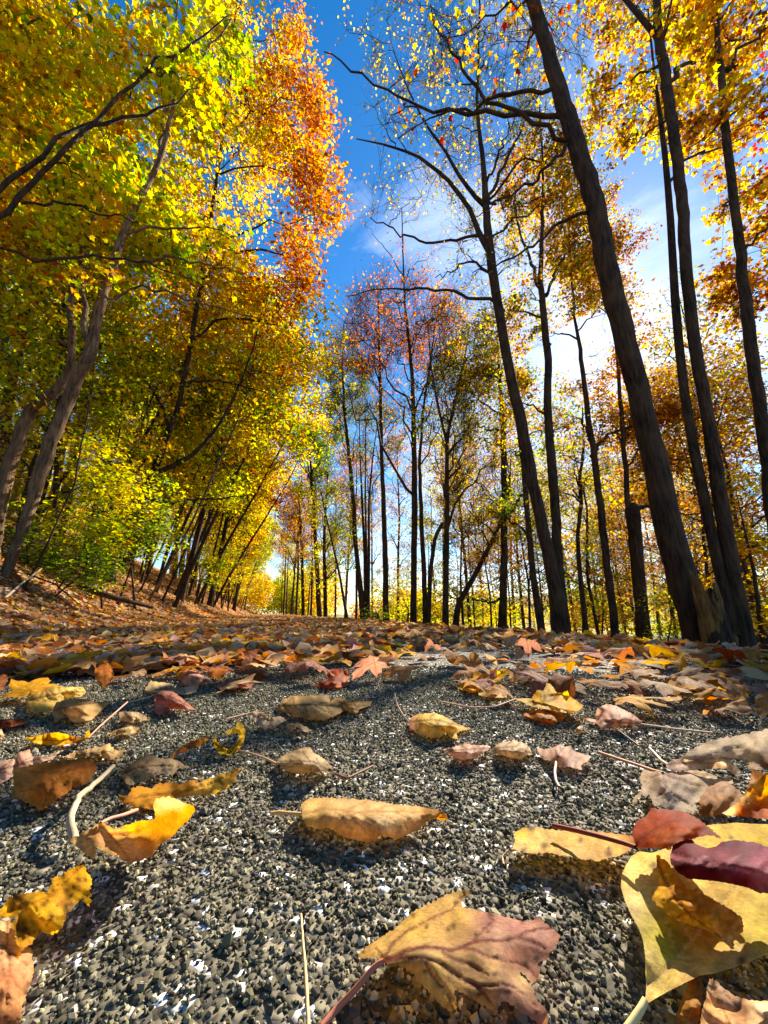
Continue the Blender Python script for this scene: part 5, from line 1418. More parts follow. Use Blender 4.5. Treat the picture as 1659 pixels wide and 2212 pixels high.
traced('saddle_leaf', 'orange saddle-shaped leaf with its right end rolled up, front left', T3,
       [(430, 650, 11), (480, 635, 11), (560, 590, 13), (640, 545, 16), (690, 560, 14), (720, 580, 13), (770, 575, 14), (840, 545, 17), (900, 530, 19), (980, 525, 21), (985, 480, 27), (975, 430, 33), (990, 390, 38), (1030, 378, 41), (1110, 385, 41), (1180, 420, 39), (1230, 435, 38), (1240, 470, 34), (1200, 520, 28), (1150, 570, 22),
        (1080, 640, 15), (1010, 690, 11), (960, 760, 8), (910, 775, 7), (860, 790, 6), (830, 812, 5), (780, 780, 6), (745, 755, 9), (690, 740, 8), (610, 700, 9), (600, 770, 4), (530, 730, 5), (480, 690, 8)],
       [(700, 650, 8), (850, 680, 7), (950, 630, 10), (1080, 540, 22), (1080, 450, 34)],
       [(470, 645, (.72, .48, .20)), (600, 620, (.62, .31, .12)), (720, 660, (.66, .35, .14)), (640, 720, (.72, .50, .22)), (800, 700, (.66, .38, .16)), (850, 560, (.70, .40, .05)), (850, 740, (.64, .40, .18)), (930, 660, (.58, .28, .07)), (1020, 560, (.52, .19, .025)), (1100, 500, (.50, .17, .02)), (1050, 400, (.76, .54, .26)),
        (1130, 410, (.72, .48, .22)), (1210, 480, (.68, .30, .03)), (1080, 620, (.66, .36, .08)), (560, 740, (.70, .48, .22))],
       veins=[[(640, 548), (720, 640), (820, 780)], [(700, 610), (860, 600), (1000, 540), (1100, 470)], [(650, 560), (560, 640), (500, 680)]], vc=(.46, .20, .06), vw=1.7, seed=60, step=5, rim=.2, stem=[(640, 545, 16), (700, 515, 15), (780, 495, 13), (870, 462, 9)], stemc=(.50, .20, .12), stemw=.0010)
traced('ragged_leaf', 'ragged yellow leaf speckled brown hanging over the left picture edge', T3,
       [(0, 1090, 18), (60, 1010, 19), (110, 995, 20), (200, 985, 20), (290, 985, 20), (340, 930, 20), (310, 900, 19), (400, 880, 20), (440, 840, 20), (480, 830, 20), (490, 800, 21), (520, 812, 21), (550, 810, 21), (545, 850, 20), (575, 890, 19), (580, 960, 18), (570, 1080, 13), (540, 1050, 15), (500, 1040, 16), (460, 1100, 15), (420, 1130, 15), (400, 1200, 13),
        (340, 1255, 11), (270, 1240, 13), (230, 1270, 13), (190, 1320, 12), (130, 1360, 12), (100, 1455, 9), (90, 1420, 10), (120, 1330, 14), (95, 1290, 15), (100, 1230, 16), (70, 1210, 17), (100, 1160, 18), (130, 1130, 18), (60, 1150, 18), (-120, 1130, 20)],
       [(200, 1100, 21), (350, 1050, 20), (480, 920, 21)],
       [(60, 1050, (.74, .46, .02)), (130, 1040, (.40, .22, .03)), (200, 1120, (.74, .46, .02)), (350, 1000, (.50, .26, .02)), (400, 1050, (.46, .23, .02)), (470, 870, (.66, .34, .02)), (550, 900, (.72, .42, .02)), (560, 1040, (.76, .48, .02)), (300, 1180, (.74, .44, .02)), (180, 1250, (.72, .40, .02)), (110, 1420, (.60, .27, .02))],
       veins=[[(20, 1120), (200, 1060), (350, 980), (520, 820)], [(200, 1060), (300, 1200)], [(120, 1130), (150, 1300)]], vc=(.50, .24, .02), vw=1.6, seed=62, step=5, teeth=2.2, mottle=.26, spots=40)
traced('pink_leaf', 'pinkish tan leaf cut off in the lower left corner', T3,
       [(-120, 1160, 10), (60, 1165, 10), (110, 1210, 10), (150, 1330, 9), (200, 1340, 8), (213, 1450, 7), (200, 1550, 6), (160, 1650, 5), (140, 1720, 5), (135, 1800, 4), (60, 1860, 4), (-120, 1860, 5)], [(50, 1400, 13), (40, 1600, 11)],
       [(40, 1230, (.74, .50, .28)), (120, 1280, (.70, .40, .18)), (60, 1400, (.62, .38, .20)), (60, 1530, (.58, .26, .12)), (160, 1480, (.62, .32, .16)), (60, 1650, (.60, .33, .14)), (90, 1750, (.50, .24, .10))],
       veins=[[(40, 1170), (60, 1450), (30, 1800)], [(50, 1350), (180, 1450)], [(55, 1500), (150, 1620)], [(45, 1650), (120, 1690)]], vc=(.38, .16, .08), vw=2, seed=64, step=6, spots=14)
traced('orange_leaf', 'large orange leaf draped over others near the left picture edge', T3,
       [(90, 200, 18), (150, 185, 19), (300, 160, 20), (420, 140, 21), (540, 135, 21), (600, 160, 20), (620, 190, 18), (600, 240, 16), (560, 290, 13), (470, 320, 12), (400, 370, 10), (330, 420, 7), (270, 465, 4), (200, 430, 6), (120, 395, 8), (70, 370, 9), (85, 310, 13)],
       [(300, 250, 21), (450, 220, 21), (200, 330, 15), (300, 360, 13)],
       [(130, 220, (.62, .31, .09)), (300, 200, (.56, .25, .06)), (150, 330, (.66, .33, .10)), (250, 400, (.68, .30, .05)), (420, 180, (.58, .26, .06)), (520, 200, (.44, .16, .03)), (420, 290, (.60, .24, .03)), (580, 240, (.50, .22, .05)), (300, 330, (.46, .17, .03))],
       veins=[[(615, 175), (480, 190), (390, 230), (330, 300), (270, 450)], [(480, 190), (400, 320)], [(400, 225), (300, 230), (150, 215)], [(340, 290), (200, 330), (90, 350)], [(520, 185), (490, 290)]], vc=(.40, .15, .04), vw=1.8, seed=66, step=5)
traced('two_lobed_leaf', 'yellow-orange leaf with a pointed wing rising to the right, left of centre', T3,
       [(750, 365, 8), (810, 380, 8), (840, 320, 8), (900, 310, 8), (960, 330, 8), (1010, 290, 9), (1100, 285, 10), (1140, 300, 11), (1250, 265, 13), (1300, 250, 14), (1230, 300, 13), (1400, 235, 17), (1560, 185, 20), (1500, 235, 17), (1505, 270, 14), (1450, 320, 10), (1350, 365, 6), (1280, 365, 7), (1130, 385, 6), (1000, 392, 5), (970, 462, 4), (900, 445, 4), (830, 440, 4), (818, 420, 5), (770, 420, 5)],
       [(1000, 350, 8), (1300, 320, 11)],
       [(800, 400, (.60, .26, .03)), (900, 370, (.66, .36, .05)), (1050, 330, (.56, .28, .04)), (1200, 290, (.50, .24, .04)), (1250, 340, (.74, .46, .10)), (1400, 300, (.74, .48, .10)), (1530, 200, (.58, .30, .04)), (930, 430, (.62, .30, .04))],
       veins=[[(760, 400), (950, 370), (1130, 360), (1350, 290), (1550, 190)]], vc=(.45, .20, .04), vw=1.4, seed=68, step=4.5, spots=8)
traced('grey_leaf', 'grey-tan veined leaf with a brown curl behind it, left of the yellow C leaf', T3,
       [(750, 235, 6), (800, 195, 8), (850, 160, 10), (930, 105, 14), (1000, 128, 14), (1080, 135, 13), (1130, 150, 11), (1200, 190, 6), (1130, 200, 8), (1100, 238, 6), (1010, 235, 7), (960, 270, 5), (900, 285, 4), (830, 305, 4), (790, 280, 5), (800, 258, 6)], [(950, 190, 13), (880, 230, 10)],
       [(800, 220, (.36, .26, .14)), (900, 150, (.46, .33, .18)), (900, 240, (.56, .42, .24)), (1000, 180, (.42, .31, .18)), (1100, 180, (.54, .40, .24)), (1050, 220, (.44, .32, .20))],
       veins=[[(770, 235), (880, 190), (1000, 180), (1180, 190)], [(830, 210), (870, 270)], [(880, 190), (990, 230)], [(900, 185), (960, 130)]], vc=(.17, .08, .04), vw=1.3, seed=70, step=4)
traced('brown_curl_leaf', 'brown leaf curling up above the grey-tan veined leaf', T3,
       [(1070, 150, 12), (1090, 110, 15), (1150, 60, 18), (1230, 20, 21), (1310, -8, 22), (1325, 15, 18), (1280, 50, 14), (1200, 80, 12), (1130, 110, 11), (1090, 155, 9)], [(1180, 65, 17)],
       [(1100, 120, (.40, .20, .08)), (1200, 50, (.30, .13, .05)), (1290, 10, (.44, .22, .07)), (1180, 85, (.26, .11, .04))], seed=71, step=4)
traced('elm_leaf', 'ribbed tan elm leaf with an orange tip alone in the middle of the front', T4,
       [(158, 172, 13), (155, 140, 11), (185, 118, 9), (240, 115, 8), (330, 118, 8), (430, 125, 9), (520, 140, 10), (620, 150, 11), (690, 165, 12), (715, 175, 12), (722, 195, 10), (705, 205, 8), (680, 195, 9), (640, 202, 8), (630, 225, 7), (600, 245, 6), (560, 260, 6), (520, 280, 5), (490, 265, 7), (460, 265, 7), (440, 288, 5), (400, 285, 5), (340, 275, 6), (300, 260, 7), (260, 230, 9), (235, 237, 8), (180, 230, 7), (160, 200, 10)],
       [(250, 165, 16), (350, 175, 17), (450, 178, 17), (560, 178, 15), (650, 180, 13), (350, 225, 14), (480, 222, 14)],
       [(190, 150, (.64, .44, .18)), (200, 210, (.62, .42, .13)), (330, 140, (.70, .49, .24)), (320, 220, (.64, .42, .19)), (480, 155, (.72, .52, .27)), (450, 250, (.54, .31, .12)), (480, 225, (.76, .58, .33)), (580, 180, (.72, .50, .24)), (560, 240, (.54, .32, .13)), (660, 175, (.68, .42, .15)), (705, 185, (.76, .30, .01)), (695, 192, (.76, .30, .01))],
       veins=[[(150, 178), (200, 168), (250, 158), (300, 160), (370, 172), (480, 168), (600, 168), (710, 182)], [(270, 160), (320, 200), (350, 245)], [(310, 163), (380, 215), (410, 250)], [(370, 172), (440, 215), (500, 272)], [(440, 170), (500, 195), (540, 230)], [(510, 168), (560, 190), (600, 225)], [(580, 168), (630, 195)],
              [(330, 165), (380, 140), (420, 128)], [(420, 170), (480, 150), (520, 142)], [(510, 168), (570, 155)]], vc=(.50, .30, .12), vw=1.8, seed=28, step=5, wr=.0007,
       stem=[(155, 178, 13), (110, 176, 12), (70, 172, 11), (38, 178, 9)], stemc=(.58, .34, .12), stemw=.0011)

T5 = (0, 1294, .5); T6 = (829.5, 1294, .5)
MC = {'tan': ((.56, .37, .16), (.68, .48, .24)), 'pale': ((.60, .44, .28), (.72, .56, .38)), 'pink': ((.60, .38, .28), (.70, .50, .38)), 'ytan': ((.66, .44, .12), (.74, .55, .20)), 'yel': ((.72, .42, .02), (.76, .52, .04)),
      'org': ((.56, .22, .03), (.66, .31, .05)), 'red': ((.36, .09, .04), (.50, .18, .08)), 'grey': ((.42, .30, .17), (.55, .42, .26)), 'brn': ((.30, .15, .06), (.42, .23, .10)), 'dusk': ((.40, .18, .14), (.52, .28, .21))}


def mid(name, label, T, pts, cname, H=12, lo=5, ridge=None, raised=(), mark=(), seed=1, stem=None, stemc=(.50, .28, .16), side=5, zz=None, **kw):
    """a middle-sized leaf arched over its midrib; raised lists outline points that stand up (index, mm)"""
    r = np.random.default_rng(seed); c1, c2 = MC[cname]
    P = np.array(pts, float); cen = P.mean(0)
    up = dict(raised)
    out = [(x, y, zz[i] if zz else up.get(i, lo + r.uniform(-.8, 1.2))) for i, (x, y) in enumerate(pts)]
    a, b = (np.array(ridge[0], float), np.array(ridge[-1], float)) if ridge else (P[0] * .6 + cen * .4, P[len(P) // 2] * .6 + cen * .4)
    ctrl = [] if zz else [(*(a + (b - a) * t), lo + H * (1 - .5 * abs(2 * t - 1))) for t in (.25, .5, .75)]
    cols = []
    for i in range(9):
        q = P[r.integers(len(P))] * .6 + cen * .4; t = r.uniform()
        cols.append((q[0], q[1], tuple(np.array(c1) * (1 - t) + np.array(c2) * t)))
    for x, y, c in mark: cols.append((x, y, c))
    veins = [ridge if ridge else [tuple(a), tuple(cen), tuple(b)]]
    rd = [np.array(q, float) for q in veins[0]]
    for i in range(side):                                  # side veins running out to the margin
        t = (i + .6) / (side + .6)
        s = rd[0] + (rd[-1] - rd[0]) * t if len(rd) == 2 else (rd[0] * (1 - t) ** 2 + 2 * rd[len(rd) // 2] * t * (1 - t) + rd[-1] * t * t)
        for sg in (-1, 1):
            d = rd[-1] - rd[0]; nrm = np.array([-d[1], d[0]]) * sg
            # nearest margin point on that side, a little towards the tip
            w_ = [(np.linalg.norm(q - (s + d * .18)), q) for q in P if (q - s) @ nrm > 0]
            if w_:
                q = min(w_, key=lambda e: e[0])[1]; veins.append([tuple(s), tuple(s * .12 + q * .88)])
    dark = tuple(np.array(c1) * .38)
    return traced(name, label, T, out, ctrl, cols, veins=veins, vc=dark, vw=kw.pop('vw', 1.35), seed=seed, step=kw.pop('step', 3.2), teeth=kw.pop('teeth', .6), wr=kw.pop('wr', .0007), stem=stem, stemc=stemc, stemw=kw.pop('stemw', .0009), **kw)


mid('hooked_leaf', 'bright yellow leaf curled into a C standing on edge', T5, [(920, 600), (926, 640), (950, 670), (990, 676), (1030, 655), (1055, 610), (1061, 570), (1046, 535), (1025, 528), (1018, 552), (985, 568), (958, 585), (1000, 583), (1028, 578), (1034, 600), (1018, 630), (990, 648), (960, 640), (936, 615), (926, 585)], 'yel',
    zz=[14, 9, 5, 4, 6, 12, 18, 24, 26, 25, 24, 22, 21, 20, 16, 10, 8, 9, 13, 16], seed=301, side=0, stem=[(1035, 655, 6), (1080, 665, 6), (1140, 685, 5), (1195, 712, 4)], stemc=(.62, .34, .15), ridge=[(935, 630), (990, 664), (1045, 600)], rim=.1)
mid('domed_leaf', 'domed yellow-tan leaf with its stem standing up at left', T6, [(105, 530), (120, 510), (160, 495), (220, 493), (260, 505), (320, 540), (385, 560), (330, 570), (315, 580), (320, 608), (290, 600), (270, 575), (240, 600), (190, 595), (140, 580), (110, 555)], 'ytan', H=15, ridge=[(108, 530), (220, 520), (375, 558)], raised=[(3, 12), (2, 11), (4, 11)], seed=302,
    stem=[(106, 530, 12), (80, 500, 20), (55, 455, 30), (45, 408, 42)], mark=[(120, 540, (.60, .28, .18))])
mid('paired_leaf', 'pinkish tan leaf, left of two lying end to end in the middle', T6, [(250, 650), (330, 632), (350, 622), (380, 630), (450, 632), (455, 650), (420, 670), (380, 690), (340, 695), (290, 682), (270, 662)], 'pink', H=11, ridge=[(450, 645), (260, 655)], seed=303)
mid('paired_leaf', 'pinkish tan leaf, right of two lying end to end in the middle', T6, [(456, 652), (500, 622), (555, 610), (600, 620), (630, 640), (641, 670), (605, 680), (590, 692), (540, 685), (490, 668)], 'pale', H=13, ridge=[(458, 650), (560, 635), (636, 668)], seed=304)
mid('maple_leaf', 'pale pink maple leaf whose pale stem points towards the camera', T6, [(658, 640), (700, 650), (735, 640), (760, 627), (785, 640), (805, 632), (812, 650), (835, 662), (897, 680), (880, 700), (850, 718), (858, 740), (800, 725), (750, 718), (700, 690), (670, 665)], 'pink', H=9, lo=6, ridge=[(745, 702), (765, 640)], seed=305,
    stem=[(744, 704, 11), (738, 745, 9), (742, 785, 6), (756, 812, 4)], stemc=(.66, .45, .34), stemw=.0011)
mid('maple_leaf', 'tan leaf with one side raised, right of the yellow-brown pile', T6, [(850, 510), (915, 520), (920, 470), (960, 455), (1000, 460), (1080, 500), (1115, 530), (1108, 545), (1050, 545), (1000, 552), (940, 562), (925, 540), (880, 525)], 'pink', H=10, raised=[(2, 20), (3, 24), (4, 22), (5, 15)], ridge=[(1112, 538), (930, 530)], seed=306,
    stem=[(1112, 540, 8), (1250, 560, 7), (1420, 578, 5)], mark=[(960, 470, (.56, .32, .22))])
mid('maple_leaf', 'dark orange leaf at the bottom of the pile right of centre', T6, [(600, 500), (640, 478), (720, 478), (780, 500), (776, 525), (720, 540), (690, 528), (650, 522)], 'org', H=8, seed=307)
mid('maple_leaf', 'flat yellow maple leaf under the golden one, with a long thin stem to the left', T6, [(565, 430), (650, 428), (740, 455), (800, 470), (855, 482), (800, 494), (720, 480), (640, 465)], 'ytan', H=5, lo=14, seed=308, stem=[(568, 432, 14), (480, 465, 10), (380, 468, 7), (240, 442, 4)], stemc=(.64, .38, .22))
mid('maple_leaf', 'golden maple leaf on top of the pile right of centre', T6, [(640, 422), (660, 392), (690, 396), (702, 362), (722, 370), (750, 410), (792, 395), (802, 420), (862, 460), (840, 487), (760, 472), (700, 452), (650, 442)], 'yel', H=6, lo=20, raised=[(3, 34), (4, 34), (1, 28), (2, 30), (6, 30)], seed=309, mark=[(750, 430, (.50, .24, .02)), (800, 460, (.50, .22, .02))])
mid('maple_leaf', 'bright yellow maple leaf with one lobe sticking up like a feather', T6, [(312, 380), (360, 340), (392, 310), (440, 326), (480, 284), (480, 310), (545, 298), (547, 320), (500, 352), (440, 382), (380, 406), (340, 396)], 'yel', H=3, raised=[(2, 20), (3, 18), (4, 28), (5, 26), (6, 30), (7, 27), (8, 18), (9, 9)], ridge=[(330, 388), (440, 345), (540, 308)], seed=310, teeth=1.0)
mid('oval_leaf', 'speckled yellow-tan leaf lying just below the feather-like yellow one', T6, [(400, 392), (430, 378), (490, 375), (525, 400), (532, 425), (470, 426), (410, 415)], 'ytan', H=8, seed=311, spots=10)
mid('elm_leaf', 'large pale elm leaf resting against a torn brown leaf, top centre of the bare patch', T5, [(1198, 462), (1230, 430), (1270, 418), (1420, 415), (1427, 445), (1490, 452), (1512, 470), (1445, 505), (1400, 525), (1340, 522), (1260, 505), (1212, 482)], 'tan', H=16, ridge=[(1200, 463), (1340, 455), (1505, 468)], raised=[(2, 14), (3, 14), (1, 12)], seed=312, stem=[(1200, 463, 14), (1150, 480, 10), (1090, 490, 6), (980, 518, 4)], side=6)
mid('torn_leaf', 'torn leaf with an orange rim just right of the large pale elm leaf', T5, [(1428, 442), (1450, 425), (1520, 438), (1610, 440), (1600, 460), (1555, 475), (1540, 497), (1510, 490), (1480, 468)], 'tan', H=9, mark=[(1520, 485, (.74, .38, .03)), (1540, 470, (.74, .40, .03)), (1590, 450, (.36, .26, .14))], seed=313)
mid('ragged_leaf', 'small ragged pale leaf in front of the large pale elm leaf', T5, [(1084, 500), (1095, 485), (1138, 488), (1160, 512), (1200, 505), (1242, 520), (1180, 556), (1140, 562), (1108, 540)], 'pale', H=8, raised=[(0, 14), (1, 16), (2, 14)], seed=314, teeth=1.2)
mid('brown_leaf', 'little brown twisted leaf in front of the ragged pale leaf', T5, [(1232, 540), (1290, 533), (1352, 570), (1320, 576), (1282, 560), (1250, 576)], 'grey', H=8, seed=315)
mid('small_leaf', 'grey-tan curled leaf above the tan elm leaf, thin dark stem to its right', T5, [(1195, 700), (1240, 665), (1300, 645), (1340, 640), (1356, 665), (1400, 690), (1430, 720), (1446, 756), (1400, 746), (1340, 746), (1280, 756), (1222, 736)], 'grey', H=14, ridge=[(1443, 752), (1350, 700), (1205, 702)], raised=[(2, 13), (3, 15), (4, 13)], seed=316, stem=[(1443, 752, 5), (1500, 775, 4), (1610, 722, 5)], stemc=(.22, .09, .05))
mid('domed_leaf', 'dusky pink domed leaf with a thin stem, left of centre', T5, [(665, 440), (675, 410), (700, 395), (750, 400), (800, 440), (846, 478), (780, 476), (740, 470), (702, 496), (685, 506), (668, 480)], 'dusk', H=17, raised=[(1, 18), (2, 20), (3, 17), (4, 10)], ridge=[(672, 415), (740, 425), (838, 475)], seed=317, stem=[(672, 412, 18), (640, 425, 14), (560, 445, 8)], side=4)
mid('elm_leaf', 'ribbed tan elm leaf in front, nearer of the overlapping pair at left', T5, [(225, 492), (240, 450), (290, 432), (360, 430), (420, 446), (483, 438), (440, 480), (400, 520), (340, 535), (310, 530), (292, 512), (262, 515), (240, 537)], 'tan', H=17, raised=[(1, 14), (2, 16), (3, 16), (4, 13)], ridge=[(232, 480), (340, 455), (478, 440)], seed=318, side=7)
mid('elm_leaf', 'ribbed yellowish elm leaf, further of the overlapping pair at left', T5, [(108, 432), (140, 418), (200, 378), (360, 380), (372, 402), (355, 420), (290, 430), (240, 448), (222, 486), (132, 490), (116, 470)], 'ytan', H=13, raised=[(1, 12), (2, 17), (3, 15)], ridge=[(112, 440), (240, 410), (366, 400)], seed=319, side=7)
mid('folded_leaf', 'small brown leaf folded like a tent, left of the pinkish domed one', T5, [(514, 490), (540, 485), (600, 490), (656, 520), (610, 526), (592, 510), (570, 535), (520, 526)], 'grey', H=10, seed=320)
mid('tan_leaf', 'small tan leaf lying flat above the brown curling leaf', T5, [(460, 582), (510, 562), (560, 550), (600, 555), (608, 580), (560, 582), (510, 590)], 'tan', H=6, seed=321)
mid('boat_leaf', 'yellow leaf blotched brown, curled like a boat near the left edge', T5, [(108, 602), (160, 590), (250, 575), (300, 590), (362, 600), (385, 560), (392, 590), (360, 612), (340, 622), (250, 634), (170, 627), (125, 614)], 'yel', H=-2, lo=6, raised=[(1, 14), (2, 15), (3, 14), (5, 20), (6, 16)], ridge=[(115, 606), (240, 612), (370, 600)], seed=322,
    stem=[(380, 600, 10), (430, 550, 14), (550, 445, 18)], stemc=(.45, .2, .12), mark=[(200, 600, (.36, .10, .02)), (280, 600, (.34, .09, .02)), (320, 595, (.40, .12, .02))], side=0)
mid('domed_leaf', 'red-brown leaf arched like a shell above the pale yellow ones', T5, [(772, 312), (800, 298), (850, 315), (900, 340), (932, 366), (870, 356), (820, 376), (785, 366), (770, 340)], 'pink', H=16, raised=[(0, 14), (1, 18), (2, 16)], ridge=[(776, 320), (930, 364)], seed=323, mark=[(785, 335, (.46, .16, .05))])
mid('pale_leaf', 'pale yellow leaf with another of its kind crossing it, above the dusky pink one', T5, [(624, 392), (650, 355), (740, 365), (760, 388), (862, 364), (850, 402), (800, 413), (740, 411), (660, 403)], 'pale', H=9, seed=324, mark=[(680, 370, (.72, .56, .28))])
mid('red_leaf', 'flat reddish leaf right of the shell-like red-brown one', T5, [(925, 376), (980, 355), (1060, 350), (1105, 356), (1085, 386), (1020, 386), (960, 393)], 'dusk', H=7, seed=325, mark=[(1030, 360, (.62, .30, .16))])
mid('maple_leaf', 'dark red-brown leaf pair on the asphalt above the large pale elm leaf', T5, [(1348, 372), (1420, 345), (1405, 315), (1440, 300), (1500, 310), (1512, 340), (1490, 360), (1512, 376), (1440, 386), (1390, 380)], 'red', H=11, raised=[(2, 18), (3, 22), (4, 20)], seed=326)
mid('pale_leaf', 'ragged pale leaf behind the large orange one on the left', T5, [(268, 682), (330, 660), (400, 645), (440, 635), (470, 623), (500, 655), (545, 650), (522, 682), (470, 697), (440, 667), (390, 682), (330, 688)], 'tan', H=9, seed=327, teeth=1.2)
mid('pink_leaf', 'pinkish leaf at the left edge behind the large orange one', T5, [(-60, 720), (0, 700), (60, 690), (80, 720), (75, 665), (128, 648), (140, 680), (200, 680), (270, 650), (225, 692), (150, 712), (60, 762), (0, 800), (-60, 790)], 'pink', H=11, ridge=[(-40, 750), (80, 715), (240, 670)], seed=328)
mid('dark_leaf', 'dark brown leaf at the left picture edge behind the boat-like yellow one', T5, [(-60, 530), (0, 520), (100, 515), (120, 535), (60, 550), (0, 560), (-60, 560)], 'red', H=8, seed=329)
mid('edge_leaf', 'beige leaf cut by the left picture edge, behind the boat-like yellow one', T5, [(-40, 560), (5, 555), (20, 600), (0, 612), (-40, 620)], 'pale', H=8, seed=330)
mid('chip_leaf', 'tiny pale scrap of leaf on the bare asphalt right of the domed leaf', T6, [(822, 570), (845, 546), (860, 550), (856, 575), (840, 580)], 'pale', H=8, seed=331, side=0)

# -- bare stalks and twigs on the road
def stick(name, label, pts, rad, colr, mat=None, cat='twig'):
    P = np.array([px_pt(p) for p in pts]); org = P[0].copy()
    P, rr = resample(P, np.linspace(1, .7, len(P)), 20)
    P[1:-1] += rrg.normal(0, rad * .12, (18, 3))
    W = Wood(); W.tube(P, rr * rad, 8, rrg, .05)
    o = link(name, mesh_np(name, np.concatenate(W.V) - org, [np.concatenate(W.Q)], smooth=True, col=np.tile(np.array(colr), (20 * 8, 1))), mat or M_STEM, loc=org)
    tag(o, label, cat)

stick('twig', 'pale bent twig behind the orange saddle-shaped leaf', [(160, 1812, .006), (150, 1765, .012), (165, 1725, .016), (205, 1690, .018), (240, 1660, .02)], .0034, 0, M_TWIG) if False else \
    stick('twig', 'pale bent twig behind the orange saddle-shaped leaf', [(160, 1815, .006), (152, 1768, .012), (170, 1722, .014), (208, 1690, .014), (245, 1655, .016)], .0026, (.5, .36, .22), M_TWIG)
stick('leaf_stalk', 'thin pale leaf stalk standing on the asphalt left of the large maple leaf', [(666, 2220, .006), (660, 2100, .010), (650, 1975, .014)], .0008, (.62, .42, .18), cat='stalk')
stick('leaf_stalk', 'short tan stalk on the asphalt below the flat yellow-tan leaf', [(1088, 1868, .006), (1085, 1850, .006), (1100, 1835, .008)], .0007, (.35, .22, .1), cat='stalk')
stick('leaf_stalk', 'thin brown stalk lying beside the domed leaf in the middle', [(1380, 1610, .005), (1340, 1580, .008), (1300, 1560, .006)], .0006, (.4, .25, .15), cat='stalk')

# ------------------------------------------------------------------ the scatter of leaves over the road
lr = np.random.default_rng(8)
variants = []
for i in range(16):
    kind = 'maple' if i % 2 == 0 else 'oval'
    V, F_, col = leaf_shape(kind, wr=(lr.uniform(.8, 1.05) if kind == 'maple' else lr.uniform(.45, .65)), camber=lr.uniform(-.6, 2.0), bow=lr.uniform(-1.1, .7), tipcurl=lr.choice([0, 0, .5, -.5]),
                            pleat=.004, wrinkle=.05, seed=200 + i, res=.55, c1=(.70, .62, .55), c2=(.95, .88, .80), cv=(.45, .36, .3), spots=.1, twist=lr.uniform(-.8, .8))
    V[:, 2] -= V[:, 2].min()
    V[:, 1] -= .5
    variants.append((kind, mesh_np('fallen_leaf', V, F_, col=col, smooth=True)))
    variants[-1][1].materials.append(M_FALLEN)
TINTS = [('tan', (.62, .36, .15), 'dry tan'), ('pale', (.68, .48, .29), 'pale beige'), ('yellow', (.86, .47, .03), 'golden yellow'), ('orange', (.68, .23, .03), 'orange'),
         ('rust', (.42, .16, .06), 'rusty brown'), ('pinkish', (.56, .29, .21), 'pinkish'), ('crimson', (.40, .08, .04), 'dark red')]
TP = [.33, .20, .15, .11, .13, .07, .01]


def leaf_spot():
    """a picture position inside the scatter; the front stays bare as in the photograph"""
    while True:
        u = lr.uniform()
        px = lr.uniform(-60, 1720); py = 1385 + 190 * lr.uniform() ** 1.25
        # left and right the leaves come further forward than in the middle
        lim = np.interp(px, [-60, 150, 420, 600, 840, 1000, 1250, 1400, 1720], [1500, 1490, 1475, 1470, 1455, 1490, 1505, 1535, 1590])
        if py < lim + lr.exponential(14):
            p = onplane(px, py, 0.0)
            if -1.7 < p[0] < 1.6: return p


placed = []
cnt = 0
tries = 0
while cnt < 240 and tries < 9000:
    tries += 1
    p = leaf_spot()
    if np.hypot(p[0], p[1]) > 3.4: continue
    if placed and np.min(np.linalg.norm(np.array(placed)[:, :2] - p[:2], axis=1)) < .030: continue
    placed.append(p)
    kind, me = variants[int(lr.integers(len(variants)))]
    ti = int(lr.choice(len(TINTS), p=TP))
    tn, tc_, tw = TINTS[ti]
    o = bpy.data.objects.new('maple_leaf' if kind == 'maple' else 'oval_leaf', me)
    C.objects.link(o)
    s = lr.uniform(.055, .092)
    o.scale = (s, s, s * lr.uniform(.7, 1.3))
    o.rotation_euler = (lr.normal(0, .2), lr.normal(0, .2), lr.uniform(0, 6.28))
    o.location = (p[0], p[1], .004 + abs(lr.normal(0, .006)))
    j = lr.uniform(.8, 1.15)
    o.color = (tc_[0] * j, tc_[1] * j, tc_[2] * j, 1)
    tag(o, '%s %s leaf in the crowded scatter beyond the bare asphalt' % (tw, 'lobed' if kind == 'maple' else 'oval'), 'leaf', '%s %s leaves scattered over the road' % (tw, 'lobed' if kind == 'maple' else 'oval'))
    cnt += 1

# the thick litter further off: nobody could count it
CURL = (np.array([(0, 0, 0), (-.30, .25, .14), (-.36, .62, .10), (0, 1.0, .02), (.36, .62, .16), (.30, .25, .10), (0, .5, -.03)]),
        [np.array([(0, 6, 2, 1), (6, 3, 2, 2), (0, 5, 4, 6), (6, 4, 3, 3)])[[0, 2]], np.array([(6, 3, 2), (6, 4, 3)])])
LIT = {'tan': [(.50, .31, .14), (.42, .25, .11)], 'pale': [(.52, .36, .21), (.48, .34, .21)], 'yellow': [(.70, .44, .05), (.62, .40, .08)], 'orange': [(.56, .22, .04), (.46, .15, .03)],
       'rust': [(.30, .10, .035), (.22, .075, .03)], 'pink': [(.5, .28, .21), (.42, .2, .16)]}
PAL.update({'l_' + k: v for k, v in LIT.items()})


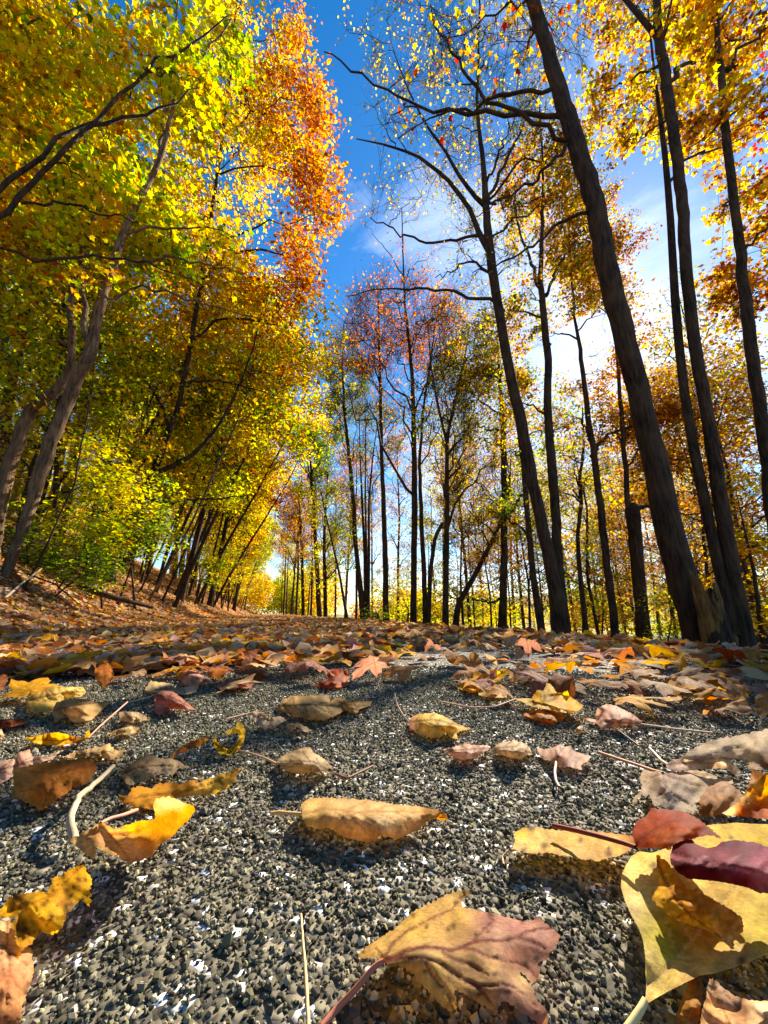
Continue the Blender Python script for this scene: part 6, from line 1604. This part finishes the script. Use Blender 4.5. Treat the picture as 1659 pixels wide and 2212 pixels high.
def litter(P, size, mix):
    n = len(P)
    az = lr.uniform(0, 2 * np.pi, n)
    gx_ = (ground_z(P[:, 0] + .1, P[:, 1]) - ground_z(P[:, 0] - .1, P[:, 1])) / .2
    up = norm(np.stack([-gx_ + lr.normal(0, .28, n), lr.normal(0, .28, n), np.ones(n)], 1))
    A = np.stack([np.cos(az), np.sin(az), np.zeros(n)], 1); A = norm(A - up * (A * up).sum(1, keepdims=True))
    S = np.cross(A, up)
    tv, tf = CURL
    zs = lr.uniform(-.4, 2.4, n)
    V = P[:, None, :] + size[:, None, None] * (tv[None, :, 0:1] * S[:, None] + (tv[None, :, 1:2] - .5) * A[:, None] + tv[None, :, 2:3] * zs[:, None, None] * up[:, None])
    V[:, :, 2] += (size * .10)[:, None]
    off = (np.arange(n) * len(tv))[:, None, None]
    return V.reshape(-1, 3), [(f[None] + off).reshape(-1, f.shape[1]) for f in tf], np.repeat(pal_cols(lr, n, mix), len(tv), 0), n * len(tv)


lx = lr.uniform(-1.72, 1.62, 52000); ly = -.3 + 44.6 * lr.uniform(0, 1, 52000) ** 2.1
th_ = np.arctan2(lx, ly) - YAW
ok = (np.hypot(lx, ly) > 1.4) | ((np.abs(th_) < 1.0) & (np.hypot(lx, ly) > 1.7) & (lr.uniform(0, 1, len(lx)) < .5))
ok &= ~((np.hypot(lx, ly) < 5) & (vnoise(lx, ly, 31, 4.0) < -.55) & (lr.uniform(0, 1, len(lx)) < .8))
un = lr.uniform(0, 1, 9000); rn = 1 / (1 / 1.25 - un * (1 / 1.25 - 1 / 9.0)); an = lr.uniform(-60, 55, 9000) * math.pi / 180 + YAW
P0x, P0y = np.sin(an) * rn, np.cos(an) * rn
ok0 = (P0x > -1.72) & (P0x < 1.62) & ((rn > 2.0) | (np.abs(P0x - .1 - .25 * P0y) > .55) | (lr.uniform(0, 1, 9000) < .35)) & ~((vnoise(P0x, P0y, 31, 4.0) < -.7) & (rn < 3.5))
ok0 &= lr.uniform(0, 1, 9000) < np.clip((rn - 1.15) / 1.3 + .35 * vnoise(P0x, P0y, 33, 3.0), .06, 1)
P0 = np.stack([P0x, P0y, lr.uniform(0, .010, 9000)], 1)[ok0]
ok &= lr.uniform(0, 1, len(lx)) < np.clip((np.hypot(lx, ly) - 1.2) / 1.8 + .3 * vnoise(lx, ly, 33, 3.0), .04, 1)
P1 = np.stack([lx, ly, 0 * lx + lr.uniform(0, .012, len(lx))], 1)[ok]
# bank on the left and verge on the right
bx = -1.7 - 9.0 * lr.uniform(0, 1, 60000) ** 1.9; by = .6 + 44 * lr.uniform(0, 1, 60000) ** 1.7
vx = 1.58 + 5.0 * lr.uniform(0, 1, 26000) ** 1.6; vy = -.6 + 34 * lr.uniform(0, 1, 26000) ** 1.7
P2 = np.stack([bx, by, ground_z(bx, by) + lr.uniform(0, .02, len(bx))], 1)
P3 = np.stack([vx, vy, ground_z(vx, vy) + lr.uniform(0, .03, len(vx))], 1)
MIXL = {'l_tan': .32, 'l_pale': .2, 'l_yellow': .11, 'l_orange': .2, 'l_rust': .26, 'l_pink': .06}
parts_ = [litter(P0, lr.uniform(.045, .085, len(P0)), MIXL), litter(P1, lr.uniform(.045, .085, len(P1)) * (1 + P1[:, 1] * .012), MIXL), litter(P2, lr.uniform(.05, .09, len(P2)) * (1 + P2[:, 1] * .012), MIXL), litter(P3, lr.uniform(.05, .09, len(P3)) * (1 + P3[:, 1] * .012), MIXL)]
off = 0; Vs, Fq, Ft, Cs = [], [], [], []
for v_, f_, c_, n_ in parts_:
    Vs.append(v_); Fq.append(f_[0] + off); Ft.append(f_[1] + off); Cs.append(c_); off += n_
ll = link('leaf_litter', mesh_np('leaf_litter', np.concatenate(Vs), [np.concatenate(Fq), np.concatenate(Ft)], col=np.concatenate(Cs), smooth=True), M_LITTER)
tag(ll, 'thick carpet of brown and tan fallen leaves over the road and banks', 'leaf litter', kind='stuff')

# ------------------------------------------------------------------ broken stump, fern and dead wood
def stump():
    rg = np.random.default_rng(41)
    d = 3.1
    b = at(1556, 1402, d); s = depth_scale(1556, 1402, d)
    gz = float(ground_z(b[0], b[1]))
    root = empty('broken_stump', (b[0], b[1], gz))
    tag(root, 'pale broken stump with a jagged top between the leaning trunk and the twin stems', 'stump')
    h = at(1545, 1262, d)[2] - gz
    k = 40; n = 22
    a = np.linspace(0, 2 * np.pi, k, endpoint=False)
    top = h * (.86 + .10 * np.sin(a * 2 + 1.9) + .10 * rg.normal(0, 1, k))
    top += h * .12 * (np.cos(a - 2.9) > .7)
    rough_ = rg.normal(0, 1, (22, k))
    def shell(off, zbot, ztop, wob):
        V = []
        for i in range(n):
            t = i / (n - 1)
            z = zbot + (ztop - zbot) * t
            r = (25 * s) * (1.2 - .30 * t + .40 * math.exp(-t * 9)) + off
            rr = r * (1 + wob * np.sin(5 * a + .5) + wob * .7 * np.sin(9 * a + 2) + wob * .4 * rough_[i])
            V.append(np.stack([np.cos(a) * rr - .035 * t, np.sin(a) * rr, z], -1))
        return np.concatenate(V)
    V = shell(0, np.full(k, -.1), top, .06)
    Vi = shell(-.03, top * .35, top * .97, .06)
    i = np.arange(n - 1)[:, None] * k; j = np.arange(k)[None]
    Q = np.stack([i + j, i + (j + 1) % k, i + k + (j + 1) % k, i + k + j], -1).reshape(-1, 4)
    Qi = Q[:, ::-1] + n * k
    Qr = np.stack([(n - 1) * k + np.arange(k), (n - 1) * k + (np.arange(k) + 1) % k, n * k + (n - 1) * k + (np.arange(k) + 1) % k, n * k + (n - 1) * k + np.arange(k)], -1)
    link('split_wood', mesh_np('split_wood', np.concatenate([V, Vi]), [Q, Qi, Qr], smooth=True), M_WOOD, root)
    # bark left on the lower flank
    m = (Q[:, 0] // k < 9)
    V2 = shell(.012, np.full(k, -.1), top * (.42 + .3 * np.sin(a + 2.6)), .06)
    link('bark', mesh_np('bark', V2, [Q], smooth=True), M_BARK, root)
    # roots
    W = Wood()
    for az in (.3, 2.2, 3.6, 5.0):
        dr = np.array([math.cos(az), math.sin(az), 0])
        W.tube(np.array([dr * 22 * s + [0, 0, .10], dr * 40 * s + [0, 0, .03], dr * 70 * s + [0, 0, -.06]]), np.array([.035, .028, .012]), 8, rg, .06)
    link('roots', W.mesh('roots', np.zeros(3)), M_BARK, root)
stump()


def fern(label, px, py, d, h, seed, lean):
    rg = np.random.default_rng(seed)
    b = at(px, py, d); gz = float(ground_z(b[0], b[1]))
    root = empty('fern', (b[0], b[1], gz)); tag(root, label, 'fern')
    for f in range(4):
        az = lean + rg.uniform(-.9, .9); dr = math.cos(az) * R_ + math.sin(az) * HF
        P0 = np.zeros(3); P2 = dr * h * rg.uniform(.7, 1.1) + np.array([0, 0, h * rg.uniform(.55, 1.0)]); P1 = dr * h * .2 + np.array([0, 0, h * 1.1])
        P = bezier(P0, P1, P2, 26)
        W = Wood(); W.tube(P, np.linspace(.003, .001, 26), 5)
        T = norm(np.gradient(P, axis=0)); S = norm(np.cross(T, [0, 0, 1.0]))
        Vp, Fp = [np.concatenate(W.V)], [np.concatenate(W.Q)]; n0 = len(Vp[0]); q = []
        vv = []
        for i in range(4, 26):
            ln = h * .22 * math.sin(math.pi * (i - 3) / 23) ** .8 + .004
            for sg in (-1, 1):
                e = P[i] + S[i] * sg * ln + T[i] * ln * .35 - np.array([0, 0, ln * .25])
                mdl = (P[i] + e) / 2
                wv = T[i] * h * .016
                vv += [P[i], mdl + wv, e, mdl - wv]; q.append([n0, n0 + 1, n0 + 2, n0 + 3]); n0 += 4
        Vv = np.concatenate([Vp[0], np.array(vv)])
        cols = np.tile(np.array([.40, .40, .12]), (len(Vv), 1)) * rg.uniform(.8, 1.2, (len(Vv), 1))
        link('frond', mesh_np('frond', Vv, [np.concatenate([Fp[0], np.array(q)])], col=cols), M_CROWN, root)
fern('small pale fern at the foot of the leaning trunk, beside the stump', 1508, 1392, 3.0, .15, 5, 2.4)


def log(label, pts, rad, cat='branch', mat=None, name='fallen_branch'):
    P = []
    for (px, py, d) in pts:
        p = at(px, py, d); p[2] = max(p[2], float(ground_z(p[0], p[1])) + rad * .5); P.append(p)
    P = np.array(P); org = P[0].copy()
    P, rr = resample(P, np.linspace(1, .55, len(P)), 18)
    W = Wood(); W.tube(P, rr * rad, 9, rrg, .07)
    o = link(name, W.mesh(name, org), mat or M_BARK, loc=org); tag(o, label, cat)
log('pale dead stick leaning on the bank below the pale trunk', [(10, 1292, 3.6), (45, 1262, 3.8), (90, 1228, 4.1)], .012, mat=M_TWIG)
log('dark rotten log lying down the leafy bank on the left', [(170, 1265, 5.2), (250, 1292, 5.4), (330, 1312, 5.8)], .045, name='fallen_log', cat='log')
log('thin pale stick lying among the leaves on the left bank', [(200, 1262, 4.9), (262, 1242, 5.1)], .008, mat=M_TWIG)
log('thin dark fallen stem on the bank at the left edge', [(60, 1240, 4.3), (120, 1262, 4.3), (170, 1305, 4.0)], .010)
